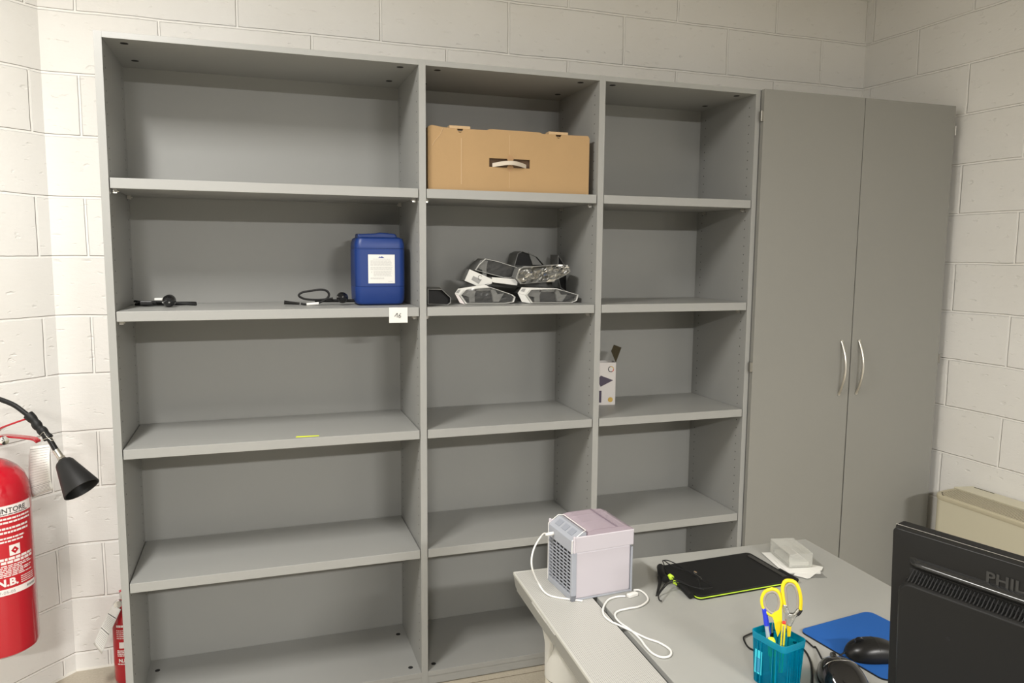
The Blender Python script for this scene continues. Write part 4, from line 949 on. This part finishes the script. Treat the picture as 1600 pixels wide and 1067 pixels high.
package([(742, 422), (748, 413), (758, 404), (778.8, 408.5), (808.8, 418), (806, 434), (788, 434)], .20, .13, 'dark wrapped tray package leaning high at the back left', details=lug[:1], drift=(.01, .0))
package([(733.8, 420.8), (769.4, 436.5), (768.4, 443), (756, 447), (745, 446.5), (726, 438.4)], .150, .048, 'wrapped package with a white printed end tilted behind the front left one', inner=False, film=None, sleeve=TRAY, drift=(.0, 0))
package([(768.6, 433), (808.8, 436.2), (808, 446), (769.4, 441)], .150, .048, 'wrapped package showing a plain white band between the left and right stacks', film=None, drift=(0, 0))
package([(668, 449), (690.6, 449.5), (704.7, 463), (704.7, 470.6), (700, 474), (668, 473)], .075, .17, 'dark open tray package against the left divider', sleeve=TRAY, rim=TRAY, film=None, bottom=Z2 + .001, drift=(.03, 0))
package([(803, 416), (808.8, 396), (816, 392.4), (827.5, 396.5), (840, 401.5), (854, 417)], .27, .09, 'dark tray package standing upright at the back, topmost of the pile', film=None, rim=TRAY, details=[[(.45, .95), (.62, .8), (.9, .1), (.6, .1)]])
package([(872, 398), (881, 412), (892, 425), (902, 443), (900, 458), (893, 462), (876, 450), (871, 430)], .26, .08, 'grey sleeve package leaning in the right rear corner', film=None, rim=TRAY)
# white end labels
def endpiece(parent_pts, y, m, nm='end_label', parent=None, th=.0012):
    mb = MB(); mb.prism([at_y(u, v, y) for u, v in parent_pts], (0, th, 0)); return mb.obj(nm, m, parent)
roots = [o for o in C.objects if o.name.startswith('wrapped_package')]
r0, r1, r2_, r3, r4, r5, r6, r7, r8 = roots
endpiece([(710.8, 458.3), (716, 451), (757, 444.5), (766.5, 449.4), (757, 450.2), (726, 453), (717.5, 462)], .117, PAPER, parent=r0)
endpiece([(710.8, 458.6), (717.4, 462), (726.5, 475.5), (718.5, 473)], .118, LABW, parent=r0)
endpiece([(809, 457.8), (815, 449), (870, 450.5), (884, 455), (870, 451.8), (828, 452.6), (821, 461)], .107, PAPER, parent=r1)
endpiece([(809, 458), (820.8, 461.2), (829.5, 473.8), (815.6, 471.8)], .108, PAPER, parent=r1)
endpiece([(813.5, 454.8), (816.5, 450.8), (821.5, 450.9), (819, 456)], .1058, INK, 'print', r1)
endpiece([(712.5, 457.2), (716, 452.6), (720, 452.4), (716.4, 458.2)], .1158, INK, 'print', r0)
e5 = endpiece([(733.8, 420.6), (769.4, 436.3), (768.4, 442.8), (745, 446), (726, 438.4)], .1495, PAPER, parent=r4)
endpiece([(736.5, 437.0), (739.5, 431.0), (752.5, 437.0), (748, 443.5)], .1488, INK, 'print', e5)
mb = MB(); cp_ = at_y(750.3, 433.8, .1486); mb.tube([cp_ + Vector((.0075 * math.cos(a * .5), 0, .009 * math.sin(a * .5))) for a in range(1, 12)], .0006, 6); mb.obj('print_mark', INKD, e5)
e6 = endpiece([(768.6, 433), (808.8, 436.2), (808, 445.8), (769.4, 440.8)], .1492, PAPER, parent=r5)

# ------------------------------------------------------------------ small product box in the right bay
Z3 = SZ[2]
R = TR(1.635, .2325, Z3, -.1905)
ib = thing('product_box', R @ Vector((.052, .03, 0)), 'slim white printed box with an open dark flap half hidden behind the divider', 'box')
mb = MB(); iw, idp, ih = .105, .06, .168
for a, b in (((0, 0, 0), (iw, .001, ih)), ((0, idp - .001, 0), (iw, idp, ih)), ((0, 0, 0), (.001, idp, ih)), ((iw - .001, 0, 0), (iw, idp, ih)), ((0, 0, 0), (iw, idp, .001))): mb.box(a, b, R)
mb.obj('carton', mat('white_gloss_card', (.62, .59, .57), .4), ib)
def IP(x, z, o=0): return R @ Vector((x, -.0006 - o, z))
mb = MB(); mb.prism([R @ Vector(p) for p in ((iw - .001, .0, ih), (iw - .021, .0, ih + .045), (iw - .005, .02, ih + .068), (iw + .036, .055, ih + .052), (iw - .0005, .058, ih))][:4], (0, .001, 0)); mb.obj('flap', mat('dark_brown_card', (.045, .035, .015), .8), ib)
mb = MB(); c0 = (iw - .020, ih - .026)
mb.mi = 0; n = 24
for k in range(n):
    a0, a1_ = 2 * PI * k / n, 2 * PI * (k + 1) / n; mb.mi = 0 if 6 < k < 20 else 1 if k >= 20 else 2
    mb.poly([IP(c0[0] + r_ * math.cos(a), c0[1] + r_ * math.sin(a)) for r_, a in ((.009, a0), (.012, a0), (.012, a1_), (.009, a1_))])
mb.obj('badge', [INKD, REDP, GOLD], ib)
mb = MB(); mb.poly([IP(x, z) for x, z in ((.03, .100), (.045, .117), (iw - .010, .098), (.045, .073))]); mb.poly([IP(x, z) for x, z in ((.036, .010), (.049, .010), (.049, .057), (.036, .057))]); mb.obj('product_picture', PURP, ib)
mb = MB(); mb.disc(IP(iw - .020, .021), R.to_3x3() @ Vector((0, -1, 0)), .010, .0004, 20); mb.obj('gold_seal', GOLD, ib)
# yellow tape mark
mb = MB(); q = [at_z(462, 683.5, Z3 + .0004), at_z(499, 681.3, Z3 + .0004), at_z(498, 680, Z3 + .0004), at_z(463, 681.8, Z3 + .0004)]; mb.prism(q, (0, 0, .0005)); tag(mb.obj('tape_strip', YELF), 'thin yellow tape strip stuck near the front edge of the left bay shelf', 'tape')
